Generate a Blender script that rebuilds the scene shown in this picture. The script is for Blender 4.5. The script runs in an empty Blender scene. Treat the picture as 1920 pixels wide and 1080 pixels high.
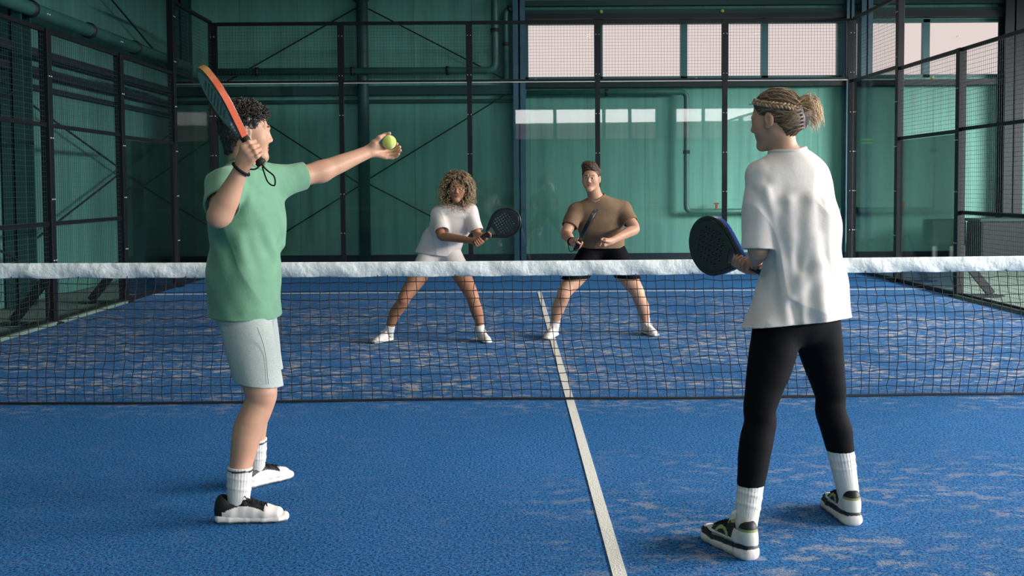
import bpy, math, random
import numpy as np
from mathutils import Matrix
# ---------------------------------------------------------------- scene, camera, light
S = bpy.context.scene
COL = S.collection
def lin(r, g, b):
    return tuple((c / 255 / 12.92 if c / 255 <= .04045 else ((c / 255 + .055) / 1.055) ** 2.4) for c in (r, g, b))
S.view_settings.view_transform = 'Standard'
S.view_settings.look = 'None'
S.view_settings.exposure = 0.0
S.view_settings.gamma = 1.0
S.view_settings.use_curve_mapping = False
S.cycles.use_denoising = True
S.cycles.max_bounces = 6
S.cycles.transparent_max_bounces = 24
S.cycles.sample_clamp_indirect = 4

cd = bpy.data.cameras.new('camera'); cam = bpy.data.objects.new('camera', cd); COL.objects.link(cam)
cd.sensor_width = 36; cd.lens = 1971.6 / 1920 * 36; cd.shift_y = -(540 - 444.6) / 1920
cd.clip_start = .05; cd.clip_end = 200
R_ = Matrix(((.99997, .00190, .00693), (-.00223, .99887, .04748), (-.00683, -.0475, .99885)))   # columns: right, forward, up
cam.matrix_world = Matrix(((R_[0][0], R_[0][2], -R_[0][1], -.3766), (R_[1][0], R_[1][2], -R_[1][1], -6.6835), (R_[2][0], R_[2][2], -R_[2][1], 1.3618), (0, 0, 0, 1)))
S.camera = cam

wd = bpy.data.worlds.new('overcast_sky'); S.world = wd; wd.use_nodes = True
wd.node_tree.nodes['Background'].inputs[0].default_value = (.80, .685, .66, 1)
wd.node_tree.nodes['Background'].inputs[1].default_value = 1.0

def V3(*a): return np.array(a[0] if len(a) == 1 else a, float)
def unit(v):
    v = np.asarray(v, float); return v / (np.linalg.norm(v) + 1e-12)
def area(name, loc, target, size, power, color=(1, 1, 1)):
    l = bpy.data.lights.new(name, 'AREA'); l.shape = 'RECTANGLE'; l.size, l.size_y = size; l.energy = power; l.color = color
    o = bpy.data.objects.new(name, l); COL.objects.link(o); o.location = loc
    d = V3(target) - V3(loc); f = unit(d); r = np.cross(f, (0, 0, 1)); r = unit(r) if np.linalg.norm(r) > 1e-3 else V3(1, 0, 0); u = np.cross(r, f)
    o.matrix_world = Matrix([[r[i], u[i], -f[i], loc[i]] for i in range(3)] + [[0, 0, 0, 1]])
    return o
# daylight through the added right wall opening and the window bands, and unseen roof lamps added as fill
area('daylight_right', (20, -4.0, 6.1), (0, -2.5, .6), (22, 3.0), 23000, (1, .97, .95))
area('daylight_front', (4.4, -12.9, 4.75), (3, 2, .8), (10, 2.0), 650, (1, .97, .96))
FILL_LAMPS = [(-2.5, -6.5), (2.5, -6.5), (-2.5, -1.0), (2.5, -1.0), (2.5, 4.5), (8.5, 4.0), (8.5, -6.0), (3.0, 8.6)]
for x, y in FILL_LAMPS: area('fill_light', (x, y, 6.80), (x, y, 0), (.13, 2.3), 48, (1, .98, .95))
# ---------------------------------------------------------------- distance-field modelling kit
def frame(fwd, up=(0, 0, 1)):
    """rotation whose columns are right, forward, up"""
    f = unit(fwd); r = unit(np.cross(f, up)); u = np.cross(r, f)
    return np.stack([r, f, u], 1)
def lerp(a, b, t): return np.asarray(a, float) * (1 - t) + np.asarray(b, float) * t

class Field:
    """a solid described as smooth unions and cuts of limbs and ellipsoids"""
    def __init__(s): s.p = []; s.post = None; s.pad = 0.0; s.gid = 0
    def seg(s, a, b, ra, rb=None, k=.02, op=1, side=None):
        a = V3(a); b = V3(b); rb = ra if rb is None else rb
        w = unit(b - a)
        if side is None: side = (1, 0, 0) if abs(w[0]) < .8 else (0, 1, 0)
        u = V3(side); u = unit(u - w * (u @ w)); v = np.cross(w, u)
        ra = np.array([ra, ra], float) if np.isscalar(ra) else np.array(ra, float)
        rb = np.array([rb, rb], float) if np.isscalar(rb) else np.array(rb, float)
        m = max(ra.max(), rb.max())
        s.p.append(('s', tuple(np.asarray(q, np.float32) for q in (a, b, ra, rb, u, v, w)), k, op, np.minimum(a, b) - m, np.maximum(a, b) + m)); return s
    def chain(s, pts, k=.02, side=None, fine=4, grow=0.0, op=1):
        """one limb: a smooth tapering run through (point, radius or radii) stations"""
        P = np.array([V3(p) for p, r in pts]); Rr = np.array([[r, r] if np.isscalar(r) else r for p, r in pts], float) + grow
        X = spline(np.hstack([P, Rr]), (len(pts) - 1) * fine + 1) if len(pts) > 2 else np.hstack([P, Rr])
        s.gid += 1
        for a, b in zip(X[:-1], X[1:]):
            s.seg(a[:3], b[:3], a[3:], b[3:], k, op, side); s.p[-1] = s.p[-1] + (s.gid,)
        return s
    def ell(s, c, r, R=None, k=.02, op=1):
        c = V3(c); r = np.array([r] * 3, float) if np.isscalar(r) else np.array(r, float)
        R = np.eye(3) if R is None else np.asarray(R, float)
        e = np.sqrt(((R * r) ** 2).sum(1))
        s.p.append(('e', tuple(np.asarray(q, np.float32) for q in (c, r, R)), k, op, c - e, c + e)); return s
    @staticmethod
    def link(a, P):
        A, B, ra, rb, u, v, w = a
        q = P - A; L = np.float32(math.sqrt(float((B - A) @ (B - A))))
        h = q @ w; t = np.minimum(np.maximum(h / L, np.float32(0)), np.float32(1))
        x = q @ u; y = q @ v; z = h - t * L
        return x * x + y * y + z * z, x, y, z, ra[0] + (rb[0] - ra[0]) * t, ra[1] + (rb[1] - ra[1]) * t
    @staticmethod
    def girth(x, y, z, ru, rv):
        rm = np.minimum(ru, rv)
        x = x / ru; y = y / rv; z = z / rm; k0 = np.sqrt(x * x + y * y + z * z)
        x /= ru; y /= rv; z /= rm; k1 = np.sqrt(x * x + y * y + z * z) + np.float32(1e-9)
        return k0 * (k0 - 1) / k1
    @staticmethod
    def dist(kind, a, P):
        if kind == 's': return Field.girth(*Field.link(a, P)[1:])
        c, r, R = a
        q = (P - c) @ R / r; k0 = np.sqrt((q * q).sum(-1)); q /= r; k1 = np.sqrt((q * q).sum(-1)) + np.float32(1e-9)
        return k0 * (k0 - 1) / k1
    def eval(s, P, idx=None):
        P = np.asarray(P, np.float32); d = np.full(P.shape[:-1], 1.0, np.float32); run = None
        L = [s.p[i] for i in (range(len(s.p)) if idx is None else idx)]
        for n, p in enumerate(L):
            kind, a, k, op = p[:4]
            if op == 0: continue
            if len(p) > 6:                              # links of one limb: the nearest link sets the girth
                e = s.link(a, P)
                if run is not None:
                    m = e[0] < run[0]; e = tuple(np.where(m, y, x) for x, y in zip(run, e))
                if n + 1 < len(L) and len(L[n + 1]) > 6 and L[n + 1][6] == p[6]: run = e; continue
                run = None; e = s.girth(*e[1:])
            else: e = s.dist(kind, a, P)
            if op > 0: d = smin(d, e, k)
            else: d = -smin(-d, e, k)
        if s.post is not None: d = s.post(P, d)
        return d
def smin(a, b, k):
    h = np.maximum(np.float32(k) - np.abs(a - b), 0)
    return np.minimum(a, b) - h * h * np.float32(.25 / k)

Q = 1.0            # lattice scale, 1 = full detail
_CORN = np.array([(i, j, k) for i in (0, 1) for j in (0, 1) for k in (0, 1)])
_EDG = [(a, b) for a in range(8) for b in range(a + 1, 8) if np.abs(_CORN[a] - _CORN[b]).sum() == 1]
def polygonize(F, h, B=16):
    """surface of the solid as (verts, quads) on a sparse lattice of step h"""
    blocks = {}
    h = h * Q; bs = B * h
    for i, p in enumerate(F.p):
        m = 2 * max(p[2], .01) + h + F.pad
        lo = np.floor((p[4] - m) / bs).astype(int); hi = np.floor((p[5] + m) / bs).astype(int)
        for x in range(lo[0], hi[0] + 1):
            for y in range(lo[1], hi[1] + 1):
                for z in range(lo[2], hi[2] + 1): blocks.setdefault((x, y, z), []).append(i)
    g = np.arange(B + 1)
    G = np.stack(np.meshgrid(g, g, g, indexing='ij'), -1)
    OFF = 1 << 19
    def key(c): return ((c[..., 0] + OFF) << 40) + ((c[..., 1] + OFF) << 20) + (c[..., 2] + OFF)
    VK, VP, QK = [], [], []
    for b, idx in blocks.items():
        if all(F.p[i][3] < 0 for i in idx): continue
        o = np.array(b) * B
        dc = F.eval((G[::4, ::4, ::4] + o) * h, idx)          # coarse look first
        if np.abs(dc).min() > 6.5 * h + F.pad and ((dc < 0).all() or (dc > 0).all()): continue
        d = F.eval((G + o) * h, idx)
        s = d < 0
        if s.all() or not s.any(): continue
        n = np.zeros((B, B, B), int)
        for c in _CORN: n += s[c[0]:c[0] + B, c[1]:c[1] + B, c[2]:c[2] + B]
        cells = np.argwhere((n > 0) & (n < 8))
        cv = np.stack([d[tuple((cells + c).T)] for c in _CORN], 1)
        acc = np.zeros((len(cells), 3)); cnt = np.zeros(len(cells))
        for a, e in _EDG:
            va, ve = cv[:, a], cv[:, e]; m = (va < 0) != (ve < 0)
            t = np.where(m, va / np.where(m, va - ve, 1), 0)
            acc += np.where(m[:, None], _CORN[a] + t[:, None] * (_CORN[e] - _CORN[a]), 0); cnt += m
        P = (cells + o + acc / cnt[:, None]) * h
        e = h * .5
        f0 = F.eval(P, idx)
        gr = (F.eval(P[:, None] + np.eye(3) * e, idx) - F.eval(P[:, None] - np.eye(3) * e, idx)) / (2 * e)
        st = -f0[:, None] * gr / ((gr ** 2).sum(1)[:, None] + 1e-6)
        P = P + np.clip(st, -.4 * h, .4 * h)
        VK.append(key(cells + o)); VP.append(P)
        for ax in range(3):
            sl0 = [slice(0, B)] * 3; sl1 = [slice(0, B)] * 3; sl1[ax] = slice(1, B + 1)
            A0, A1 = s[tuple(sl0)], s[tuple(sl1)]
            for flip in (False, True):
                c = np.argwhere((A0 & ~A1) if not flip else (~A0 & A1))
                if not len(c): continue
                c = c + o; e1 = np.zeros(3, int); e2 = np.zeros(3, int); e1[(ax + 1) % 3] = 1; e2[(ax + 2) % 3] = 1
                q = np.stack([key(c - e1 - e2), key(c - e2), key(c), key(c - e1)], 1)
                QK.append(q[:, ::-1] if flip else q)
    VK = np.concatenate(VK); VP = np.concatenate(VP); QK = np.concatenate(QK)
    od = np.argsort(VK); VK = VK[od]; VP = VP[od]
    ix = np.searchsorted(VK, QK); ix = np.minimum(ix, len(VK) - 1)
    ok = (VK[ix] == QK).all(1)
    return VP, ix[ok]

# ---------------------------------------------------------------- mesh kit
class MB:
    """gathers shapes that become ONE mesh object"""
    def __init__(s): s.v = []; s.f = []; s.n = 0; s.c = []
    def add(s, v, f, col=None):
        v = np.asarray(v, float); s.v.append(v)
        s.f += [[int(i) + s.n for i in q] for q in (f.tolist() if hasattr(f, 'tolist') else f)]
        s.c.append(np.ones((len(v), 3)) if col is None else np.broadcast_to(np.asarray(col, float), (len(v), 3)))
        s.n += len(v); return s
    def box(s, c, size, R=None):
        x = np.array([(i, j, k) for i in (-.5, .5) for j in (-.5, .5) for k in (-.5, .5)]) * np.array(size, float)
        if R is not None: x = x @ np.asarray(R).T
        return s.add(x + np.array(c, float), [[0, 1, 3, 2], [4, 6, 7, 5], [0, 4, 5, 1], [2, 3, 7, 6], [0, 2, 6, 4], [1, 5, 7, 3]])
    def bar(s, a, b, w, t=None, up=(0, 0, 1)):
        """square bar from a to b, w wide and t thick"""
        a = V3(a); b = V3(b); d = unit(b - a)
        if abs(d @ V3(up)) > .99: up = (0, 1, 0)
        R = frame(d, up)
        return s.box((a + b) / 2, (w, np.linalg.norm(b - a), w if t is None else t), R)
    def tube(s, pts, r, n=8, cap=True, col=None):
        P = np.asarray(pts, float); m = len(P)
        r = np.full(m, r, float) if np.isscalar(r) else np.asarray(r, float)
        T = np.gradient(P, axis=0); T /= np.linalg.norm(T, axis=1)[:, None] + 1e-12
        u = np.cross(T[0], (0, 0, 1) if abs(T[0][2]) < .9 else (1, 0, 0)); u = unit(u)
        ang = np.arange(n) * 2 * math.pi / n
        V = np.zeros((m, n, 3))
        for i in range(m):
            u = unit(u - T[i] * (u @ T[i])); w = np.cross(T[i], u)
            V[i] = P[i] + r[i] * (np.cos(ang)[:, None] * u + np.sin(ang)[:, None] * w)
        f = [[i * n + j, i * n + (j + 1) % n, (i + 1) * n + (j + 1) % n, (i + 1) * n + j] for i in range(m - 1) for j in range(n)]
        if cap: f += [list(range(n))[::-1], [(m - 1) * n + j for j in range(n)]]
        if col is not None and np.ndim(col) == 2: col = np.repeat(np.asarray(col, float), n, 0)
        return s.add(V.reshape(-1, 3), f, col)
    def field(s, F, h, col=None):
        v, f = polygonize(F, h)
        return s.add(v, f, None if col is None else col(v))
    def build(s, name, mat, parent=None, smooth=False, bevel=0, sub=0, **props):
        V = np.concatenate(s.v)
        off = np.zeros(3)
        if parent is not None:
            q = parent
            while q is not None: off = off + np.array(q.location); q = q.parent
        me = bpy.data.meshes.new(name)
        me.from_pydata((V - off).tolist(), [], s.f); me.update()
        c = np.concatenate(s.c)
        if mat.get('tint') or (c != 1).any():
            at = me.color_attributes.new('tint', 'FLOAT_COLOR', 'POINT')
            at.data.foreach_set('color', np.concatenate([c, np.ones((len(c), 1))], 1).astype(np.float32).ravel())
        if smooth: me.polygons.foreach_set('use_smooth', [True] * len(me.polygons))
        me.materials.append(mat)
        o = bpy.data.objects.new(name, me); COL.objects.link(o)
        if parent is not None: o.parent = parent
        if bevel:
            b = o.modifiers.new('bevel', 'BEVEL'); b.width = bevel; b.segments = 2; b.limit_method = 'ANGLE'
        if sub:
            b = o.modifiers.new('sub', 'SUBSURF'); b.levels = sub; b.render_levels = sub
        for k, v in props.items(): o[k] = v
        return o
def empty(name, loc, label=None, cat=None, group=None, kind=None, rz=0):
    o = bpy.data.objects.new(name, None); COL.objects.link(o); o.location = loc; o.rotation_euler = (0, 0, rz)
    o.empty_display_size = .05
    return tag(o, label, cat, group, kind)
def tag(o, label=None, cat=None, group=None, kind=None):
    for k, v in (('label', label), ('category', cat), ('group', group), ('kind', kind)):
        if v: o[k] = v
    return o
def kids(o): return [c for c in bpy.data.objects if c.parent == o]
def copy_tree(o, parent=None):
    c = o.copy(); COL.objects.link(c)
    if parent is not None: c.parent = parent
    for ch in kids(o): copy_tree(ch, c)
    return c
def spline(pts, n):
    """smooth curve through points"""
    P = np.asarray(pts, float); m = len(P)
    Q = np.vstack([2 * P[0] - P[1], P, 2 * P[-1] - P[-2]])
    out = []
    for x in np.linspace(0, m - 1, n):
        i = min(int(x), m - 2); t = x - i
        a, b, c, d = Q[i:i + 4]
        out.append(.5 * (2 * b + (c - a) * t + (2 * a - 5 * b + 4 * c - d) * t * t + (3 * b - a - 3 * c + d) * t ** 3))
    return np.array(out)
def waves(P, seed, freq, n=4):
    """soft unrepeated ripples, about -1..1"""
    P = np.asarray(P, np.float32); r = np.random.RandomState(seed); o = 0
    for i in range(n):
        k = unit(r.normal(size=3)) * freq * (.7 + .8 * r.rand()); k2 = unit(r.normal(size=3)) * freq * .6
        o = o + np.sin(P @ k.astype(np.float32) + np.float32(1.3) * np.sin(P @ k2.astype(np.float32) + np.float32(r.rand() * 6)) + np.float32(r.rand() * 6))
    return o / n * 1.3
def crease(P, seed, freq):
    """thin winding ridges, 0..1"""
    return np.maximum(1 - 1.6 * np.abs(waves(P, seed, freq, 3)), 0) ** 2
def smooth01(x, a, b):
    t = np.clip((x - a) / (b - a), 0, 1); return t * t * (3 - 2 * t)
# ---------------------------------------------------------------- materials
M = {}
def mat(name, rgb=None, rough=.6, metal=0, tint=False, bump=None, noise=None, spec=.5, sheen=0, sss=0):
    m = bpy.data.materials.new(name); m.use_nodes = True; nt = m.node_tree; b = nt.nodes['Principled BSDF']
    b.inputs['Roughness'].default_value = rough; b.inputs['Metallic'].default_value = metal; b.inputs['Specular IOR Level'].default_value = spec
    if sheen: b.inputs['Sheen Weight'].default_value = sheen
    if sss:
        b.inputs['Subsurface Weight'].default_value = sss; b.inputs['Subsurface Radius'].default_value = (.012, .005, .003); b.inputs['Subsurface Scale'].default_value = 1
    c = lin(*rgb) + (1,) if rgb else (1, 1, 1, 1); b.inputs['Base Color'].default_value = c
    src = None
    N = lambda t: nt.nodes.new(t)
    co = N('ShaderNodeTexCoord')
    if tint:
        a = N('ShaderNodeAttribute'); a.attribute_name = 'tint'
        x = N('ShaderNodeMix'); x.data_type = 'RGBA'; x.blend_type = 'MULTIPLY'; x.inputs[0].default_value = 1
        x.inputs[6].default_value = c; nt.links.new(a.outputs['Color'], x.inputs[7]); src = x.outputs[2]
    if noise:                                   # (scale, strength): uneven colour of the stuff itself
        n = N('ShaderNodeTexNoise'); n.inputs['Scale'].default_value = noise[0]; n.inputs['Detail'].default_value = 4; nt.links.new(co.outputs['Object'], n.inputs['Vector'])
        r = N('ShaderNodeMapRange'); r.inputs[1].default_value = .3; r.inputs[2].default_value = .7; r.inputs[3].default_value = 1 - noise[1]; r.inputs[4].default_value = 1 + noise[1] * .5
        nt.links.new(n.outputs[0], r.inputs[0])
        x = N('ShaderNodeMix'); x.data_type = 'RGBA'; x.blend_type = 'MULTIPLY'; x.inputs[0].default_value = 1
        if src: nt.links.new(src, x.inputs[6])
        else: x.inputs[6].default_value = c
        nt.links.new(r.outputs[0], x.inputs[7]); src = x.outputs[2]
    if src: nt.links.new(src, b.inputs['Base Color'])
    if bump:                                    # (scale, strength, distance)
        n = N('ShaderNodeTexNoise'); n.inputs['Scale'].default_value = bump[0]; n.inputs['Detail'].default_value = 5; nt.links.new(co.outputs['Object'], n.inputs['Vector'])
        k = N('ShaderNodeBump'); k.inputs['Strength'].default_value = bump[1]; k.inputs['Distance'].default_value = bump[2]
        nt.links.new(n.outputs[0], k.inputs['Height']); nt.links.new(k.outputs[0], b.inputs['Normal'])
    if tint: m['tint'] = True
    M[name] = m; return m
mat('skin', (194, 148, 122), .5, tint=True, noise=(9, .16), bump=(160, .12, .002), spec=.4)
mat('skin_brown', (160, 112, 84), .5, tint=True, noise=(9, .12), bump=(160, .1, .002), spec=.4)
mat('eye', (255, 255, 255), .15, tint=True)
mat('hair_dark', (255, 255, 255), .42, tint=True, spec=.6)
mat('hair_blonde', (255, 255, 255), .40, tint=True, spec=.6)
mat('green_cloth', (106, 150, 122), .85, bump=(90, .25, .004), noise=(14, .10), sheen=.15, spec=.2)
mat('white_cloth', (222, 212, 206), .85, bump=(60, .25, .004), noise=(10, .05), sheen=.15, spec=.2)
mat('grey_cloth', (176, 184, 180), .9, bump=(420, .35, .002), noise=(160, .14), spec=.2)
mat('brown_cloth', (128, 104, 82), .88, bump=(70, .3, .004), noise=(16, .12), spec=.2)
mat('black_cloth', (8, 8, 12), .8, noise=(30, .2), spec=.12)
mat('dark_cloth', (18, 20, 22), .8, spec=.25)
mat('sock', (206, 204, 200), .95, tint=True, bump=(500, .4, .002), spec=.15)
mat('shoe', (255, 255, 255), .55, tint=True, bump=(350, .15, .001), spec=.35)
mat('racket', (255, 255, 255), .3, tint=True, spec=.6)
mat('rubber', (20, 21, 23), .7)
mat('clip', (206, 178, 172), .25, spec=.6)
mat('ball', (255, 255, 255), .9, tint=True, bump=(700, .8, .003), sheen=.5)
# ---------------------------------------------------------------- people kit
def face_solid(F, c, R, s=1.0, fem=False, neck_to=None, neck_r=.056):
    """head around c (eye height, between the ears); R columns right, forward, up"""
    c = V3(c); L = lambda x, y, z: c + s * (R @ V3(x, y, z))
    E = lambda p, r, k=.02, op=1: F.ell(L(*p), np.array(r) * s, R, k * s, op)
    G = lambda a, b, ra, rb=None, k=.015, op=1: F.seg(L(*a), L(*b), ra * s, (ra if rb is None else rb) * s, k * s, op)
    E((0, -.014, .036), (.075, .094, .082))
    E((0, .026, -.015), (.062, .062, .088), .03)
    jw = .046 if fem else .052
    for q in (-1, 1):
        G((q * jw, -.004, -.05), (q * .017, .066, -.098), .017, .015, .03)
        E((q * .038, .047, -.026), (.024, .024, .026), .04)
        E((q * .031, .100, .003), (.019, .015, .0125), .016, -1)
        E((q * .031, .0755, .001), (.0140, .0140, .0130), .004)
        G((q * .016, .0855, .013), (q * .046, .070, .0105), .0055, .004, .008)          # upper lid fold
        E((q * .031, .0905, .0005), (.0125, .0125, .0052), .003, -1)
        G((q * .012, .090, .024), (q * .048, .070, .024), .008 if not fem else .006, .006, .012)
        E((q * .0115, .090, -.034), (.007, .009, .0068), .008)
        E((q * .078, -.008, -.004), (.009, .019, .031), .008)
        E((q * .0865, -.002, .000), (.006, .010, .017), .006, -1)
        E((q * .078, .004, -.030), (.007, .009, .009), .006)
    G((0, .086, .012), (0, .1005, -.027), .0068, .0092, .014)
    E((0, .060, -.060), (.032, .025, .030), .02)
    E((0, .071, -.101), (.019, .017, .016), .02)
    lw = .023
    for q in (-1, 1):
        G((0, .0835, -.0575), (q * lw, .073, -.0615), .0052, .0025, .006)
        G((0, .0825, -.0675), (q * lw * .9, .072, -.0635), .0062, .0025, .006)
    G((-.020, .0815, -.0628), (0, .0895, -.0622), .0014, .0014, .003, -1); G((0, .0895, -.0622), (.020, .0815, -.0628), .0014, .0014, .003, -1)
    if neck_to is not None:
        F.seg(L(0, -.022, -.045), neck_to, neck_r, neck_r * 1.06, .03)
def face_tint(c, R, s=1.0, lip=(.80, .50, .47), brow=(.25, .18, .14), brow_on=True):
    c = V3(c)
    def col(v):
        q = (v - c) @ R / s
        o = np.ones((len(v), 3))
        x, y, z = np.abs(q[:, 0]), q[:, 1], q[:, 2]
        m = smooth01(1 - np.sqrt((x / .026) ** 2 + ((z + .063) / (.0125 * np.clip(1.15 - x / .026, .2, 1))) ** 2), 0, .25) * (y > .07)
        o = o * (1 - m[:, None]) + m[:, None] * np.array(lip)
        m = smooth01(1 - np.sqrt(((x - .031) / .021) ** 2 + ((z - .0265 + (x - .03) * .1) / .006) ** 2), 0, .4) * (y > .05)
        if brow_on: o = o * (1 - m[:, None]) + m[:, None] * np.array(brow)
        return o
    return col
def eyes(root, c, R, s, iris=(.05, .03, .02), look=(0, 1, 0)):
    c = V3(c)
    for q in (-1, 1):
        m = MB(); p = c + s * (R @ V3(q * .031, .0757, .001)); r = .0122 * s
        n = 14; vs = []; fs = []; cs = []
        d = R @ unit(V3(look)); Q = frame(d)
        for i in range(n + 1):
            a = math.pi * i / n
            for j in range(16):
                b = 2 * math.pi * j / 16
                vs.append(p + r * (Q @ V3(math.sin(a) * math.cos(b), math.cos(a), math.sin(a) * math.sin(b))))
                cs.append((.01, .01, .01) if a < .25 else iris if a < .5 else (.75, .72, .70))
        for i in range(n):
            for j in range(16): fs.append([i * 16 + j, i * 16 + (j + 1) % 16, (i + 1) * 16 + (j + 1) % 16, (i + 1) * 16 + j])
        m.v.append(np.array(vs)); m.f = fs; m.c.append(np.array(cs)); m.n = len(vs)
        m.build('eye', M['eye'], root, True)

def grip(F, c, a, n, wrist, rh=.017, turn=1, s=1.0, thumb=True, side_thumb=1, spread=.0205, tight=1.0):
    """hand closed round a rod: c rod point at the middle finger, a rod direction towards the index finger,
    n from the rod to the back of the hand; turn picks which way the fingers go round"""
    c = V3(c); a = unit(a); n = V3(n); n = unit(n - a * (n @ a)); t = np.cross(a, n) * turn
    wrist = V3(wrist)
    at = lambda sx, ph, r: c + a * sx * s + (n * math.cos(ph) + t * math.sin(ph)) * r * s
    mcps = []
    for i, (w, ln) in enumerate(((.0088, .97), (.0092, 1.0), (.0088, .96), (.0076, .86))):
        sx = (1.4 - i) * spread; sy = sx * .92
        ph = [x * ln * tight for x in (1.15, 2.15, 3.05)]
        p0 = at(sx, .18, rh + .017); p1 = at(sx * 1.04, ph[0], rh + .0145); p2 = at(sy, ph[1], rh + .0105); p3 = at(sy * .95, ph[2], rh + .009)
        mcps.append(p0)
        F.seg(p0, p1, (w + .0022) * s, (w + .0009) * s, .006); F.seg(p1, p2, (w + .0009) * s, w * s, .004); F.seg(p2, p3, w * s, (w - .0016) * s, .004)
    for i, p in enumerate(mcps):
        base = lerp(wrist, p, .25) + a * (1.4 - i) * .004 * s
        F.seg(base, p, .0145 * s, .0108 * s, .016)
    F.seg(lerp(wrist, mcps[3], .35), at(-1.1 * spread, -.45, rh + .012), .015 * s, .012 * s, .02)
    F.seg(wrist, lerp(wrist, (mcps[1] + mcps[2]) / 2, .5), (.024 * s, .019 * s), (.030 * s, .015 * s), .02, side=a)
    if thumb:
        b0 = lerp(wrist, mcps[0], .45) - t * .012 * s
        b1 = at(1.3 * spread, -.75, rh + .016); b2 = at(1.75 * spread, -1.7, rh + .011); b3 = at(1.55 * spread, -2.55, rh + .010)
        F.seg(b0, b1, .0155 * s, .0125 * s, .015); F.seg(b1, b2, .012 * s, .0105 * s, .005); F.seg(b2, b3, .0105 * s, .0085 * s, .004)
def finger(F, pts, r0, r1, k=.004):
    m = len(pts) - 1
    for i in range(m): F.seg(pts[i], pts[i + 1], r0 + (r1 - r0) * i / m, r0 + (r1 - r0) * (i + 1) / m, k)

def locks(m, paths, r0, n=5, col=None, taper=(.7, 1, .9, .25)):
    for i, p in enumerate(paths):
        k = len(p); r = np.interp(np.linspace(0, 1, k), np.linspace(0, 1, len(taper)), taper) * (r0[i] if np.ndim(r0) else r0)
        m.tube(p, r, n, True, None if col is None else col[i])
def scalp(n, c, R, s, keep, seed=1, lift=.004):
    """points of the skull that grow hair: local positions and normals"""
    r = np.random.RandomState(seed); out = []
    for i in range(n):
        z = 1 - 2 * (i + .5) / n; a = i * 2.399963 + r.rand() * .3; q = math.sqrt(1 - z * z)
        d = V3(q * math.cos(a), q * math.sin(a), z)
        p = V3(0, -.014, .036) + d * (V3(.075, .094, .082) + lift)
        if keep(p): out.append((p, unit(d / (V3(.075, .094, .082) + lift) ** 2 * .01)))
    return out
def hairline(y, back=-.075):
    return float(np.interp(y, [-.11, -.06, -.03, -.005, .03, .055, .075, .095], [back, back, -.045, .012, .018, .060, .078, .088]))

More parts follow.
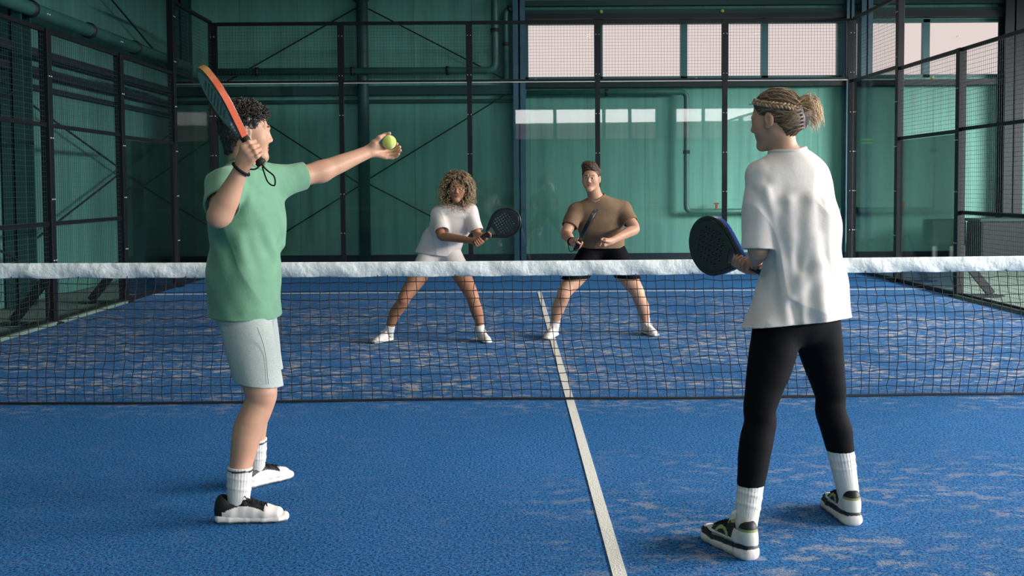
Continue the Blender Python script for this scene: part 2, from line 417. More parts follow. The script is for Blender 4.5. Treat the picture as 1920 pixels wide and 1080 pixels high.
def shoe(root, heel, fwd, L, kind, pitch=0.0, name='shoe', sc=1.0):
    """heel: back of the sole on the ground; fwd: toe direction; L length"""
    heel = V3(heel); f = unit((fwd[0], fwd[1], 0)); z = V3(0, 0, 1)
    f = f * math.cos(pitch) + z * math.sin(pitch) * -1; r = unit(np.cross(f, z)); u = np.cross(r, f)
    R = np.stack([r, f, u], 1); k = L / .30
    W = lambda x, y, zz: heel + R @ (V3(x, y, zz) * k)
    chunky = kind == 'chunky'
    st = .066 if chunky else .041
    wid = [(.012, .033), (.06, .037), (.13, .036), (.20, .045), (.25, .044), (.285, .030)]
    # sole
    F = Field()
    hgt = [st, st * .92, st * .80, st * .74, st * .72, st * .86] if chunky else [st, st * .92, st * .80, st * .72, st * .70, st * .80]
    for (y0, w0), (y1, w1), h0, h1 in zip(wid[:-1], wid[1:], hgt[:-1], hgt[1:]):
        for q in (-1, 1):
            F.seg(W(q * w0 * .45, y0 + .012, h0 / 2), W(q * w1 * .45, y1, h1 / 2), (w0 * .6 * k, h0 * .52 * k), (w1 * .6 * k, h1 * .52 * k), .012, side=r)
    for (y0, w0), (y1, w1), h0, h1 in zip(wid[:-1], wid[1:], hgt[:-1], hgt[1:]): F.seg(W(0, y0 + .010, h0 / 2), W(0, y1, h1 / 2), (w0 * .6 * k, h0 * .52 * k), (w1 * .6 * k, h1 * .52 * k), .012, side=r)
    if chunky:
        for y in (.035, .10, .165, .23):
            for q in (-1, 1): F.seg(W(q * .024, y, .018), W(q * .024, y + .03, .016), .018 * k, .018 * k, .012)
    F.post = lambda P, d: np.maximum(d, -((P - heel) @ u))
    def scol(v):
        q = (v - heel) @ R / k; o = np.ones((len(v), 3)) * (lin(214, 205, 198) if chunky else lin(220, 212, 206))
        zz = q[:, 2]; y = q[:, 1]
        if chunky:
            top = np.interp(y, [0, .1, .2, .3], [.044, .034, .030, .040])
            m = (zz > top) & (zz < top + .016); o[m] = lin(20, 28, 36)
        else:
            m = zz < .011; o[m] = lin(122, 132, 126)
        return o
    m = MB(); m.field(F, .0032 * sc, scol); so = m.build('sole', M['shoe'], None, True)
    # upper
    F = Field(); t = st * .75
    top = [(.025, .105), (.07, .098), (.12, .098), (.16, .083), (.205, .060), (.255, .048)]
    if chunky: top = [(a, b + .024) for a, b in top]
    else: top = [(.025, .108), (.07, .102), (.12, .102), (.16, .090), (.205, .074), (.255, .063)]
    for (y0, h0), (y1, h1) in zip(top[:-1], top[1:]):
        i0 = np.interp([y0, y1], [a for a, b in wid], [b for a, b in wid])
        a0, a1 = (h0 - t * .3) / 2 + t * .3, (h1 - t * .3) / 2 + t * .3
        F.seg(W(0, y0 + .006, a0 * .86), W(0, y1, a1 * .86), (i0[0] * .95 * k, (h0 - t * .4) * .52 * k), (i0[1] * .95 * k, (h1 - t * .4) * .52 * k), .02, side=r)
    e = .024 if chunky else 0; F.seg(W(0, .042, .07 + e), W(0, .040, .088 + e), .033 * k, .033 * k, .02)
    F.seg(W(0, .125, .085 + e), W(0, .108, .128 + e), (.026 * k, .009 * k), (.024 * k, .008 * k), .012, side=r)   # tongue
    F.seg(W(0, .07, .085 + e), W(0, .06, .16 + e), (.027 * k, .036 * k), (.030 * k, .040 * k), .006, -1, side=r)       # opening
    F.post = lambda P, d: np.maximum(d, -((P - heel) @ u - (st * .86 if chunky else t * .5) * k))
    def ucol(v):
        q = (v - heel) @ R / k; x, y, zz = q[:, 0], q[:, 1], q[:, 2]
        if not chunky and kind == 'black_white':
            o = np.ones((len(v), 3)) * lin(22, 24, 28)
            w = (y > .205 + .25 * (zz - .05)) | (zz < .052 + .022 * np.sin((y - .04) * 19) * (y > .05)) & (y > .035)
            o[w] = lin(222, 214, 208)
            return o
        if chunky:
            o = np.ones((len(v), 3)) * lin(196, 198, 190)
            pan = (y > .09) & (y < .215) & (zz > .066) & (zz < .122 - .28 * (y - .09)); o[pan] = lin(20, 26, 30)
            arc = np.abs(np.hypot(y - .150, (zz - .062) * 1.3) - .034) < .0075; o[arc & (zz > .064)] = lin(150, 154, 92)
            ed = np.abs(zz - (.126 - .28 * (y - .09))) < .005; o[ed & (y > .075) & (y < .22)] = lin(150, 154, 92)
            o[(zz > .112) & (y < .075)] = lin(18, 22, 26); o[(np.abs(zz - .110) < .004) & (y < .08)] = lin(130, 136, 84)
            o[(y > .20) & (np.abs(x) < .026) & (zz > .07)] = lin(58, 84, 58)
            o[(np.abs(y - .165) < .05) & (np.abs(x) < .024) & (zz > .08)] = lin(26, 30, 34)
            return o
        return np.ones((len(v), 3)) * lin(214, 206, 200)
    m = MB(); m.field(F, .0030 * sc, ucol)
    e = m.build(name, M['shoe'], root, True)
    so.parent = e
    d = np.array(root.location); so.data.transform(Matrix.Translation([float(-x) for x in d]))
    lm = MB()
    for i in range(5):
        y = .128 + i * .019; zz = np.interp(y, [a for a, b in top], [b for a, b in top]) * (.90 if chunky else .86) + .012
        for q in (-1, 1):
            lm.tube([W(-q * .022, y, zz - .008), W(0, y + .007, zz + .001), W(q * .022, y + .014, zz - .010)], .0028 * k, 6)
    for q in (-1, 1):
        lm.tube(spline([W(0, .122, .100), W(q * .022, .128, .112), W(q * .034, .140, .098), W(q * .018, .132, .094)], 14), .0024 * k, 6)
        lm.tube(spline([W(0, .122, .100), W(q * .016, .142, .100), W(q * .028, .160, .082)], 8), .0022 * k, 6)
    lm.build('laces', M['dark_cloth'] if kind != 'white' else M['white_cloth'], e, True)
    return e
def sock(root, ankle, top, heel_pt, r_top, r_ank, ribs=True, h=.0045, band=None, r_heel=None, label=None):
    F = Field(); F.chain([(V3(top), r_top), (lerp(top, ankle, .5), (r_top + r_ank) / 2 + .001), (V3(ankle), r_ank), (V3(heel_pt), r_heel or r_ank * .95)], .02)
    ax = unit(V3(top) - V3(ankle)); tp = V3(top)
    A = unit(np.cross(ax, (0, 1, 0))); Bq = np.cross(ax, A)
    def post(P, d):
        q = P - tp; th = np.arctan2(q @ Bq, q @ A); z = q @ ax
        if ribs: d = d - .0011 * np.sin(th * 26) * smooth01(z, -.18, -.02)
        for zz in (-.045, -.085): d = d - .0022 * np.exp(-((z - zz - .008 * np.sin(th + 1)) / .006) ** 2)
        d = np.maximum(d, z)
        return np.maximum(d, np.minimum(-(d + .007), 9) * (z > -.03) - 9 * (z <= -.03))
    F.post = post; F.pad = .006
    def col(v):
        z = (v - tp) @ ax; o = np.ones((len(v), 3))
        if band is not None: o[(z < -.008) & (z > -.016)] = band
        return o
    m = MB(); m.field(F, h, col)
    return m.build('sock', M['sock'], root, True)

def cloth(F, opens, sleeves=(), t=.008, fold=None, pad=.02, deep=.05, k=.035):
    """turns a solid into a garment: opens are (point, outward normal, limiter) planes that cut it and leave it hollow there;
    sleeves are (Field, point, outward normal) tubes joined on, each cut at its own end"""
    for Sf, _, _ in sleeves:
        for p in Sf.p: F.p.append((p[0], p[1], p[2], 0, p[4], p[5]))
    def post(P, d):
        f = 0; lo = P.reshape(-1, 3).min(0); hi = P.reshape(-1, 3).max(0); es = []
        for Sf, _, _ in sleeves:
            ix = [i for i, p in enumerate(Sf.p) if (p[4] - .1 < hi).all() and (p[5] + .1 > lo).all()]
            es.append(Sf.eval(P, ix) if ix else None)
        if fold is not None:
            f = np.zeros(d.shape, np.float32); q = d
            for e in es:
                if e is not None: q = np.minimum(q, e)
            m = np.abs(q) < .045
            if m.any(): f[m] = fold(P[m])
        d = d - f; o = d; near = np.zeros(d.shape, bool)
        for pt, nm, lim in opens:
            cut = pt(P) if callable(pt) else (P - V3(pt)) @ unit(nm)
            if lim is not None: cut = np.where(lim(P), cut, -1)
            o = np.maximum(o, cut); near |= cut > -deep
        o = np.where(near, np.maximum(o, -(d + t)), o)
        for (Sf, pt, nm), e in zip(sleeves, es):
            if e is None: continue
            e = e - f; cut = (P - V3(pt)) @ unit(nm); c = np.maximum(e, cut)
            o = smin(o, np.where(cut > -deep, np.maximum(c, -(e + t)), c), k)
        return o
    F.post = post; F.pad = pad
    return F
def neck_hole(F, c, r, z0, z1, tilt=(0, 0)):
    """a round neck opening: the cut for cloth(), and the rim line where it meets the surface of F"""
    c = V3(c[0], c[1], 0); rim = []; zs = np.linspace(z1, z0, 140)
    for a in np.linspace(0, 2 * math.pi, 49):
        xy = c + r * V3(math.cos(a), math.sin(a), 0); d = F.eval(np.stack([np.full(140, xy[0]), np.full(140, xy[1]), zs], 1))
        i = int(np.argmax(d < 0)); rim.append((xy[0], xy[1], zs[i]))
    rim = np.array(rim)[:-1]
    for _ in range(8): rim[:, 2] = (np.roll(rim[:, 2], 1) + rim[:, 2] * 2 + np.roll(rim[:, 2], -1)) / 4
    rim = np.vstack([rim, rim[:1]]); rim[-1] = rim[0]; lo = rim[:, 2].min() - .03
    cut = lambda P: np.minimum(r - np.hypot(P[..., 0] - c[0], P[..., 1] - c[1]), P[..., 2] - lo)
    return (cut, None, None), rim
def surface_dirs(H, P, e=.002):
    g = np.stack([H.eval(P + np.eye(3)[a] * e) - H.eval(P - np.eye(3)[a] * e) for a in range(3)], 1)
    return g / (np.linalg.norm(g, axis=1)[:, None] + 1e-9)
def combed(H, roots, goal, n, step, lift, seed=0, stray=.0):
    """strands that run over the surface of H from their roots towards goal"""
    r = np.random.RandomState(seed); P = roots.copy(); out = [P.copy()]; bias = r.normal(size=(len(P), 1)) * stray
    for i in range(n):
        N = surface_dirs(H, P); D = goal - P; D -= N * (D * N).sum(1)[:, None]
        ln = np.linalg.norm(D, axis=1)[:, None]; D /= ln + 1e-9
        D = D + np.cross(N, D) * bias
        P = P + D * np.minimum(step, ln * .5); N = surface_dirs(H, P)
        P = P + N * (lift - H.eval(P))[:, None]; out.append(P.copy())
    return np.stack(out, 1)

def racket_parts(root, tip_z=.455, h=.003, rim_col=None, face_col=None, grip_mat=None, rows=7, edge=None):
    """padel racket along +z of its own frame, face normal y; returns nothing, adds parts under root (vertices in local space)"""
    cz, rx, rz = .315, .130, .140
    def outline(P):
        x = np.abs(P[..., 0]); z = P[..., 2]
        k = np.sqrt((x / rx) ** 2 + ((z - cz) / rz) ** 2); d1 = (k - 1) * .13
        w = np.interp(z, [.10, .13, .22, .30], [.017, .030, .098, .125]); d2 = np.maximum(np.maximum((x - w) * .8, .12 - z), z - .30)
        return np.minimum(d1, d2)
    def throat(P):
        x = np.abs(P[..., 0]); z = P[..., 2]
        return np.maximum(np.maximum(x - np.interp(z, [.145, .15, .196, .20], [.004, .012, .034, .02]), .145 - z), z - .199)
    def box(lo, hi):
        F = Field(); F.seg((0, 0, lo), (0, 0, hi), .13, k=.01); return F
    F = box(.13, .44)
    def rim(P, d):
        o = outline(P); q = np.abs(P[..., 1]) - .019
        d = np.maximum(np.maximum(o, q) + .004, np.sqrt(np.maximum(o + .004, 0) ** 2 + np.maximum(q + .004, 0) ** 2) - .004)
        d = np.maximum(d, -(o + .020)); return np.maximum(np.maximum(d, -throat(P)), -np.maximum(o + .02, -9))
    F.post = rim; F.p[0] = F.p[0][:2] + (.01, 1, V3(-.14, -.03, .11), V3(.14, .03, .47))
    m = MB(); v, f = polygonize(F, h); m.add(v, f, rim_col(v)); P1 = m
    F2 = box(.13, .44)
    holes = [(x * .0225, cz - .005 + y * .0225) for x in range(-4, 5) for y in range(-4, 5) if math.hypot(x * .0225, y * .0225) < .085]
    hx = np.array(holes)
    def fc(P, d):
        o = outline(P); d = np.maximum(o + .0195, np.abs(P[..., 1]) - .0165)
        i = np.clip(np.round(P[..., 0] / .0225), -4, 4) * .0225; j = np.clip(np.round((P[..., 2] - cz + .005) / .0225), -4, 4) * .0225 + cz - .005
        ok = np.hypot(i, j - cz + .005) < .085
        hd = np.where(ok, np.hypot(P[..., 0] - i, P[..., 2] - j) - .0062, 1)
        return np.maximum(np.maximum(d, -hd), -throat(P) + .001 - .02 * (P[..., 2] > .21))
    F2.post = fc; F2.p[0] = F2.p[0][:2] + (.01, 1, V3(-.14, -.03, .11), V3(.14, .03, .47))
    m2 = MB(); v, f = polygonize(F2, h); m2.add(v, f, face_col(v))
    m3 = MB()
    zs = np.linspace(0, .135, 60); m3.tube([(0, 0, z) for z in zs], .0165 + .0012 * np.abs(np.sin(zs * 150)) + np.where(zs < .012, .004, 0), 14)
    return m, m2, m3
# ---------------------------------------------------------------- the hall
def nodes_mat(name):
    m = bpy.data.materials.new(name); m.use_nodes = True; M[name] = m
    return m, m.node_tree, m.node_tree.nodes['Principled BSDF']
def turf():
    m, nt, b = nodes_mat('turf'); N = nt.nodes.new; K = nt.links.new
    b.inputs['Roughness'].default_value = .95; b.inputs['Specular IOR Level'].default_value = .12
    tc = N('ShaderNodeTexCoord')
    def noise(sc, det, rough=.5, stretch=None):
        v = tc.outputs['Object']
        if stretch:
            mp = N('ShaderNodeMapping'); mp.inputs['Scale'].default_value = stretch; K(v, mp.inputs['Vector']); v = mp.outputs[0]
        n = N('ShaderNodeTexNoise'); n.inputs['Scale'].default_value = sc; n.inputs['Detail'].default_value = det; n.inputs['Roughness'].default_value = rough; K(v, n.inputs['Vector']); return n.outputs[0]
    def rng(x, a, c, lo=0, hi=1):
        r = N('ShaderNodeMapRange'); K(x, r.inputs[0]); r.inputs[1].default_value = a; r.inputs[2].default_value = c; r.inputs[3].default_value = lo; r.inputs[4].default_value = hi; return r.outputs[0]
    def math_(op, a, c):
        q = N('ShaderNodeMath'); q.operation = op
        for i, x in enumerate((a, c)):
            if hasattr(x, 'links'): K(x, q.inputs[i])
            else: q.inputs[i].default_value = x
        return q.outputs[0]
    def mix(f, a, c):
        x = N('ShaderNodeMix'); x.data_type = 'RGBA'; K(f, x.inputs[0])
        for i, q in ((6, a), (7, c)):
            if hasattr(q, 'links'): K(q, x.inputs[i])
            else: x.inputs[i].default_value = tuple(q) + (1,)
        return x.outputs[2]
    grain = noise(85, 4, .75)
    blue = mix(rng(grain, .40, .60), lin(12, 50, 106), lin(66, 136, 198))
    blue = mix(rng(noise(.8, 4), .35, .68, 0, .55), blue, mix(rng(grain, .40, .60), lin(9, 48, 98), lin(42, 120, 174)))
    # sand left on the fibres: ragged patches, thick in some zones
    fleck = math_('MULTIPLY', rng(noise(13, 5, .68, (.62, 1, 1)), .50, .60), rng(noise(95, 3, .7), .34, .54))
    zone = rng(noise(1.5, 4, .65, (.7, 1, 1)), .38, .56)
    sx = N('ShaderNodeSeparateXYZ'); K(tc.outputs['Object'], sx.inputs[0])
    far_z = math_('MULTIPLY', rng(sx.outputs[1], -.6, .7), rng(sx.outputs[1], 7.5, 4.5))
    near_r = math_('MULTIPLY', rng(sx.outputs[0], -.6, .3), rng(sx.outputs[1], -1.0, -2.2, 0, .42))
    amt = math_('MAXIMUM', math_('MAXIMUM', far_z, near_r), .05)
    sand = math_('MULTIPLY', math_('MULTIPLY', fleck, zone), amt)
    fine = math_('MULTIPLY', rng(noise(160, 2, .7), .60, .70), math_('MULTIPLY', rng(noise(2.3, 3), .4, .65), math_('MULTIPLY', amt, .7)))
    col = mix(math_('MAXIMUM', sand, fine), blue, lin(208, 194, 168))
    K(col, b.inputs['Base Color'])
    bp = N('ShaderNodeBump'); bp.inputs['Strength'].default_value = .9; bp.inputs['Distance'].default_value = .012; K(noise(170, 3, .7), bp.inputs['Height']); K(bp.outputs[0], b.inputs['Normal'])
    return m
def panel_wall(name, base, seam=1.0, axis=0, streak=.25):
    """insulated wall panels: upright seams and rain-like streaks of their own colour"""
    m, nt, b = nodes_mat(name); N = nt.nodes.new; K = nt.links.new
    b.inputs['Roughness'].default_value = .62
    tc = N('ShaderNodeTexCoord'); mp = N('ShaderNodeMapping'); mp.inputs['Scale'].default_value = (1, 1, .05); K(tc.outputs['Object'], mp.inputs['Vector'])
    n = N('ShaderNodeTexNoise'); n.inputs['Scale'].default_value = 7; n.inputs['Detail'].default_value = 6; n.inputs['Roughness'].default_value = .65; K(mp.outputs[0], n.inputs['Vector'])
    r = N('ShaderNodeMapRange'); r.inputs[1].default_value = .3; r.inputs[2].default_value = .7; r.inputs[3].default_value = 1 - streak; r.inputs[4].default_value = 1 + streak * .6; K(n.outputs[0], r.inputs[0])
    s = N('ShaderNodeSeparateXYZ'); K(tc.outputs['Object'], s.inputs[0])
    f = N('ShaderNodeMath'); f.operation = 'PINGPONG'; f.inputs[1].default_value = seam / 2; K(s.outputs[axis], f.inputs[0])
    g = N('ShaderNodeMapRange'); g.inputs[1].default_value = 0; g.inputs[2].default_value = .012; g.inputs[3].default_value = .62; g.inputs[4].default_value = 1; K(f.outputs[0], g.inputs[0])
    x = N('ShaderNodeMath'); x.operation = 'MULTIPLY'; K(r.outputs[0], x.inputs[0]); K(g.outputs[0], x.inputs[1])
    c = N('ShaderNodeMix'); c.data_type = 'RGBA'; c.blend_type = 'MULTIPLY'; c.inputs[0].default_value = 1; c.inputs[6].default_value = lin(*base) + (1,); K(x.outputs[0], c.inputs[7]); K(c.outputs[2], b.inputs['Base Color'])
    return m
def glass_mat(name, tintc=(.955, .985, .98), refl=.9, base=.0):
    m, nt, b = nodes_mat(name); N = nt.nodes.new; K = nt.links.new; nt.nodes.remove(b)
    t = N('ShaderNodeBsdfTransparent'); t.inputs[0].default_value = tintc + (1,)
    g = N('ShaderNodeBsdfGlossy'); g.inputs['Roughness'].default_value = .015
    f = N('ShaderNodeFresnel'); f.inputs[0].default_value = 1.5
    a = N('ShaderNodeMath'); a.operation = 'MULTIPLY_ADD'; K(f.outputs[0], a.inputs[0]); a.inputs[1].default_value = refl; a.inputs[2].default_value = base
    x = N('ShaderNodeMixShader'); K(a.outputs[0], x.inputs[0]); K(t.outputs[0], x.inputs[1]); K(g.outputs[0], x.inputs[2])
    K(x.outputs[0], nt.nodes['Material Output'].inputs[0]); return m
turf()
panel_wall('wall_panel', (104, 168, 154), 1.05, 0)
panel_wall('wall_panel_side', (72, 124, 118), 1.05, 1, .3)  # darker copy of the wall panels, shade towards the frame edge put into the colour
glass_mat('court_glass'); glass_mat('window_glass', (.99, .99, .99), .02, .0)
mat('concrete', (104, 128, 116), .8, noise=(3, .2), bump=(40, .2, .004))
mat('steel_black', (11, 15, 21), .5, spec=.35, noise=(20, .15))
mat('wire', (40, 58, 62), .5)
mat('steel_blue', (62, 104, 128), .5, noise=(5, .12))
mat('steel_green', (26, 70, 70), .5, noise=(5, .12))
mat('steel_dark', (9, 24, 32), .6)
mat('cladding', (22, 62, 66), .6, noise=(4, .1))
mat('pipe', (58, 108, 102), .42, noise=(6, .15))
mat('window_frame', (46, 104, 110), .5)
mat('line_white', (220, 216, 206), .9, noise=(60, .10), bump=(170, .6, .008))
mat('net_cord', (10, 14, 18), .8)
mat('net_tape', (222, 228, 228), .7, bump=(13, .9, .02), noise=(9, .06))
mat('bench_green', (30, 66, 58), .8); mat('bench_dark', (22, 34, 38), .8); mat('bag_blue', (60, 88, 120), .8); mat('white_metal', (214, 218, 214), .4)
mat('valve_red', (150, 44, 44), .5)
mat('hedge', (42, 74, 60), .9, noise=(30, .4)); mat('exit_green', (104, 190, 110), .5)
mat('roof', (34, 48, 52), .8); mat('lamp_white', (220, 222, 220), .4)

XL, XR, YB, YF, ZR = -6.25, 14.0, 12.55, -12.0, 7.2           # inside faces of the hall
def st(name, m, matn, **k):
    return tag(m.build(name, M[matn], None, **k), kind='structure')
st('floor', MB().box(((XL + XR) / 2, (YB + YF) / 2, -.06), (XR - XL + .4, YB - YF + .4, .10)), 'concrete')
st('floor_turf', MB().box((0, 0, -.015), (10.2, 20.1, .03)), 'turf')
for nm, c, sz in (('court_line', (0, 3.475, .0015), (.05, 6.95, .003)), ('court_line', (0, -3.475, .0015), (.05, 6.95, .003)), ('court_line', (0, 6.95, .0016), (10.06, .05, .003)), ('court_line', (0, -6.95, .0016), (10.06, .05, .003))):
    st(nm, MB().box(c, sz), 'line_white')
# back wall with a window band
W0, W1, Z0, Z1 = -.08, 13.8, 3.30, 4.36
m = MB(); y = YB + .15
m.box(((XL + W0) / 2 - .1, y, ZR / 2), (W0 - XL + .2, .3, ZR)); m.box(((W0 + W1) / 2, y, Z0 / 2), (W1 - W0, .3, Z0)); m.box(((W0 + W1) / 2, y, (Z1 + ZR) / 2), (W1 - W0, .3, ZR - Z1)); m.box(((W1 + XR) / 2 + .1, y, ZR / 2), (XR - W1 + .2, .3, ZR))
st('wall_back', m, 'wall_panel')
edges = [-.08, 1.27, 2.81, 4.28, 5.66, 6.08, 7.22, 8.62, 10.1, 11.9, 13.8]
def window(n, a, b, y, z0, z1):
    f = MB(); t = .06
    f.box(((a + b) / 2, y, z0 + t / 2), (b - a, .10, t)); f.box(((a + b) / 2, y, z1 - t / 2), (b - a, .10, t))
    for x in (a + t / 2, b - t / 2): f.box((x, y, (z0 + z1) / 2), (t, .10, z1 - z0))
    o = st('window_%d' % n, f, 'window_frame')
    g = MB().box(((a + b) / 2, y, (z0 + z1) / 2), (b - a - 2 * t, .012, z1 - z0 - 2 * t)).build('window_pane', M['window_glass'], o)
for i, (a, b) in enumerate(zip(edges[:-1], edges[1:])): window(i + 1, a, b, YB + .06, Z0, Z1)
# front wall behind the camera, with the windows that show in the glass
m = MB(); y = YF - .15; FW = [(-12, -12)]
fz0, fz1, fx0, fx1 = 3.05, 4.25, -.2, 8.7
m.box(((XL + fx0) / 2, y, ZR / 2), (fx0 - XL, .3, ZR)); m.box(((fx0 + fx1) / 2, y, fz0 / 2), (fx1 - fx0, .3, fz0)); m.box(((fx0 + fx1) / 2, y, (fz1 + ZR) / 2), (fx1 - fx0, .3, ZR - fz1)); m.box(((fx1 + XR) / 2, y, ZR / 2), (XR - fx1, .3, ZR))
st('wall_front', m, 'wall_panel')
fe = [-.2, 1.3, 3.1, 4.05, 5.05, 5.7, 6.75, 7.55, 8.7]
for i, (a, b) in enumerate(zip(fe[:-1], fe[1:])):
    if i != 4: window(20 + i, a, b, YF - .06, fz0, fz1)
st('column', MB().box((5.375, YF - .06, 3.65), (.66, .2, 1.2)), 'steel_blue')
# side walls; the right one has an unseen added opening, shaped to keep light off the upper walls
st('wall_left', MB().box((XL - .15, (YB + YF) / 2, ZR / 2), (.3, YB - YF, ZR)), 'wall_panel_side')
m = MB(); rz0, rz1, ry0, ry1 = 2.4, 4.8, -11.0, 7.0
m.box((XR + .15, (YB + YF) / 2, rz0 / 2), (.3, YB - YF, rz0)); m.box((XR + .15, (YB + YF) / 2, (rz1 + ZR) / 2), (.3, YB - YF, ZR - rz1)); m.box((XR + .15, (ry1 + YB) / 2, (rz0 + rz1) / 2), (.3, YB - ry1, rz1 - rz0)); m.box((XR + .15, (YF + ry0) / 2, (rz0 + rz1) / 2), (.3, ry0 - YF, rz1 - rz0))
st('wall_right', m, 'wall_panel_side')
f = MB()
for yy in np.arange(ry0, ry1 + .1, 1.7): f.box((XR + .06, yy, (rz0 + rz1) / 2), (.10, .08, rz1 - rz0))
for zz in (rz0 + .04, rz1 - .04): f.box((XR + .06, (ry0 + ry1) / 2, zz), (.10, ry1 - ry0, .08))
o = st('window_30', f, 'window_frame'); MB().box((XR + .06, (ry0 + ry1) / 2, (rz0 + rz1) / 2), (.012, ry1 - ry0, rz1 - rz0)).build('window_pane', M['window_glass'], o)  # unseen window added to let in the side light
st('ceiling', MB().box(((XL + XR) / 2, (YB + YF) / 2, ZR + .1), (XR - XL + .6, YB - YF + .6, .2)), 'roof')
# ribbed cladding above the windows, ledges, beams
m = MB()
for i in range(9): m.box(((W0 + XR) / 2, YB - .06, 4.50 + i * .165), (XR - W0, .10 + .03 * (i % 2), .10))
st('trim_1', m, 'cladding')
st('trim_2', MB().box(((W0 + XR) / 2, YB - .09, 4.42), (XR - W0, .2, .09)).box(((W0 + XR) / 2, YB - .10, 3.20), (XR - W0, .22, .10)), 'steel_dark')
m = MB(); m.box(((XL - .3) / 2, YB - .10, 3.12), (-.3 - XL, .18, .16)).box(((XL - .3) / 2, YB - .06, 2.93), (-.3 - XL, .12, .06))
st('beam_back', m, 'cladding')
st('baseboard_back', MB().box(((XL + XR) / 2, YB - .04, .06), (XR - XL, .08, .16)), 'steel_dark')
m = MB(); m.box((XL + .10, 2, 3.02), (.18, 20, .10)).box((XL + .08, 2, 2.80), (.14, 20, .10)).box((XL + .06, 2, 2.62), (.12, 20, .05))
st('beam_left', m, 'steel_dark')
def column(x, y, w, d, matn):
    m = MB(); t = .03
    m.box((x, y - d / 2 + t / 2, ZR / 2), (w, t, ZR)); m.box((x, y + d / 2 - t / 2, ZR / 2), (w, t, ZR)); m.box((x, y, ZR / 2), (t, d, ZR))
    m.box((x, y - d / 2, .02), (w + .12, .02, .30)) if False else None
    return st('column', m, matn)
column(-.19, YB - .16, .22, .26, 'steel_blue'); column(5.74, YB - .16, .13, .26, 'steel_blue'); column(6.04, YB - .16, .20, .26, 'steel_blue'); column(8.66, YB - .2, .34, .30, 'steel_dark'); column(13.0, YB - .16, .28, .26, 'steel_blue')
tag(MB().tube([(-3.0, YB - .22, 0), (-3.0, YB - .22, ZR)], .105, 20).build('column', M['steel_green'], None, True), kind='structure')
for yy in (5.6, -.5, 11.9): column(XL + .16, yy, .26, .26, 'steel_green')
# tie rods
def rod(a, b): return st('trim_rod', MB().tube([a, b], .014, 6), 'steel_dark')
yb = YB - .16
for a, b in (((-2.75, 4.62), (-5.15, 3.28)), ((-2.65, 4.62), (-.10, 3.30)), ((-2.75, 1.42), (-4.35, 2.50)), ((-2.65, 1.50), (.02, 3.10)), ((-2.75, 1.42), (-4.15, .55)), ((-2.65, 1.46), (-1.35, .78)), ((-2.75, 4.66), (-3.3, 5.2)), ((-2.65, 4.66), (-2.1, 5.2))):
    rod((a[0] - .32, yb, a[1]), (b[0] - .34, yb, b[1]))
for a, b in (((5.7, 2.45), (11.8, .9)), ((5.7, .7), (11.8, 2.5)), ((-.4, 2.5), (5.5, .55)), ((-.4, .55), (5.5, 2.5)), ((5.7, 4.9), (11.8, 3.2)), ((.2, 3.3), (5.5, 5.2))):
    rod((XL + .17, a[0], a[1]), (XL + .17, b[0], b[1]))
# pipes
def pipe(pts, r, label, extra=None, matn='pipe'):
    P = [V3(p) for p in pts]; q = [P[0]]
    for a, b, c in zip(P[:-2], P[1:-1], P[2:]):
        k = 2.2 * r; d0, d1 = unit(a - b), unit(c - b); q += [b + d0 * k * (1 - t) ** 2 + d1 * k * t * t for t in np.linspace(0, 1, 7)]
    q.append(P[-1]); o = empty('pipe', tuple(P[0]), label, 'pipe')
    MB().tube(q, r, 14).build('tube', M[matn], o, True)
    for a, b in zip(P[:-1], P[1:]):
        n = max(1, int(np.linalg.norm(b - a) / 1.6))
        for i in range(n):
            c = lerp(a, b, (i + .5) / n); d = unit(b - a)
            MB().tube([c - d * .03, c + d * .03], r * 1.25, 12).build('clamp', M['steel_dark'], o, True)
    if extra: extra(o)
    return o
pipe([(-5.7, YB - .41, 3.44), (-.62, YB - .41, 3.44), (-.62, YB - .41, 4.85), (-.3, YB - .41, 4.85)], .065, 'fat green pipe along the upper left back wall, turning up beside the column')
pipe([(-.43, YB - .22, 3.3), (-.43, YB - .22, 4.55), (-.3, YB - .22, 4.55)], .05, 'short upright pipe tucked against the column beside the fat green pipe')
def valve(o):
    MB().box((3.36, YB - .22, .99), (.035, .035, .11)).tube([(3.32, YB - .22, 1.04), (3.40, YB - .22, 1.04)], .014, 8).build('valve_handle', M['valve_red'], o, label='red valve handle')
pipe([(-.06, YB - .20, 3.05), (2.82, YB - .20, 3.05), (2.82, YB - .20, .90), (5.6, YB - .20, .90)], .050, 'long green pipe running below the windows, down the wall and along', valve)
pipe([(XL + .32, -2, 3.47), (XL + .32, 11.6, 3.47)], .085, 'fat pipe running along the left wall above the mesh fence')
for x, z, lab in ((1.29, 4.50, 'small yellow-green ball stuck on the ledge above the left windows'), (3.47, 4.50, 'small yellow-green ball stuck on the ledge above the middle windows'), (.10, 3.28, 'small yellow-green ball lying on the sill next to the blue column'), (3.0, 3.28, 'small yellow-green ball lying on the sill under the middle window'), (7.27, 3.28, 'small yellow-green ball lying on the sill beyond the right corner')):
    b = MB(); n, k = 14, 18; v = [(.034 * math.sin(math.pi * i / n) * math.cos(2 * math.pi * j / k), .034 * math.sin(math.pi * i / n) * math.sin(2 * math.pi * j / k), .034 * math.cos(math.pi * i / n)) for i in range(n + 1) for j in range(k)]
    b.add(np.array(v), [[i * k + j, (i + 1) * k + j, (i + 1) * k + (j + 1) % k, i * k + (j + 1) % k] for i in range(n) for j in range(k)], lin(186, 200, 84))
    o = b.build('tennis_ball', M['ball'], None, True); tag(o, lab, 'ball', 'balls stuck on the ledges'); o.location = (x, YB - .16, z)
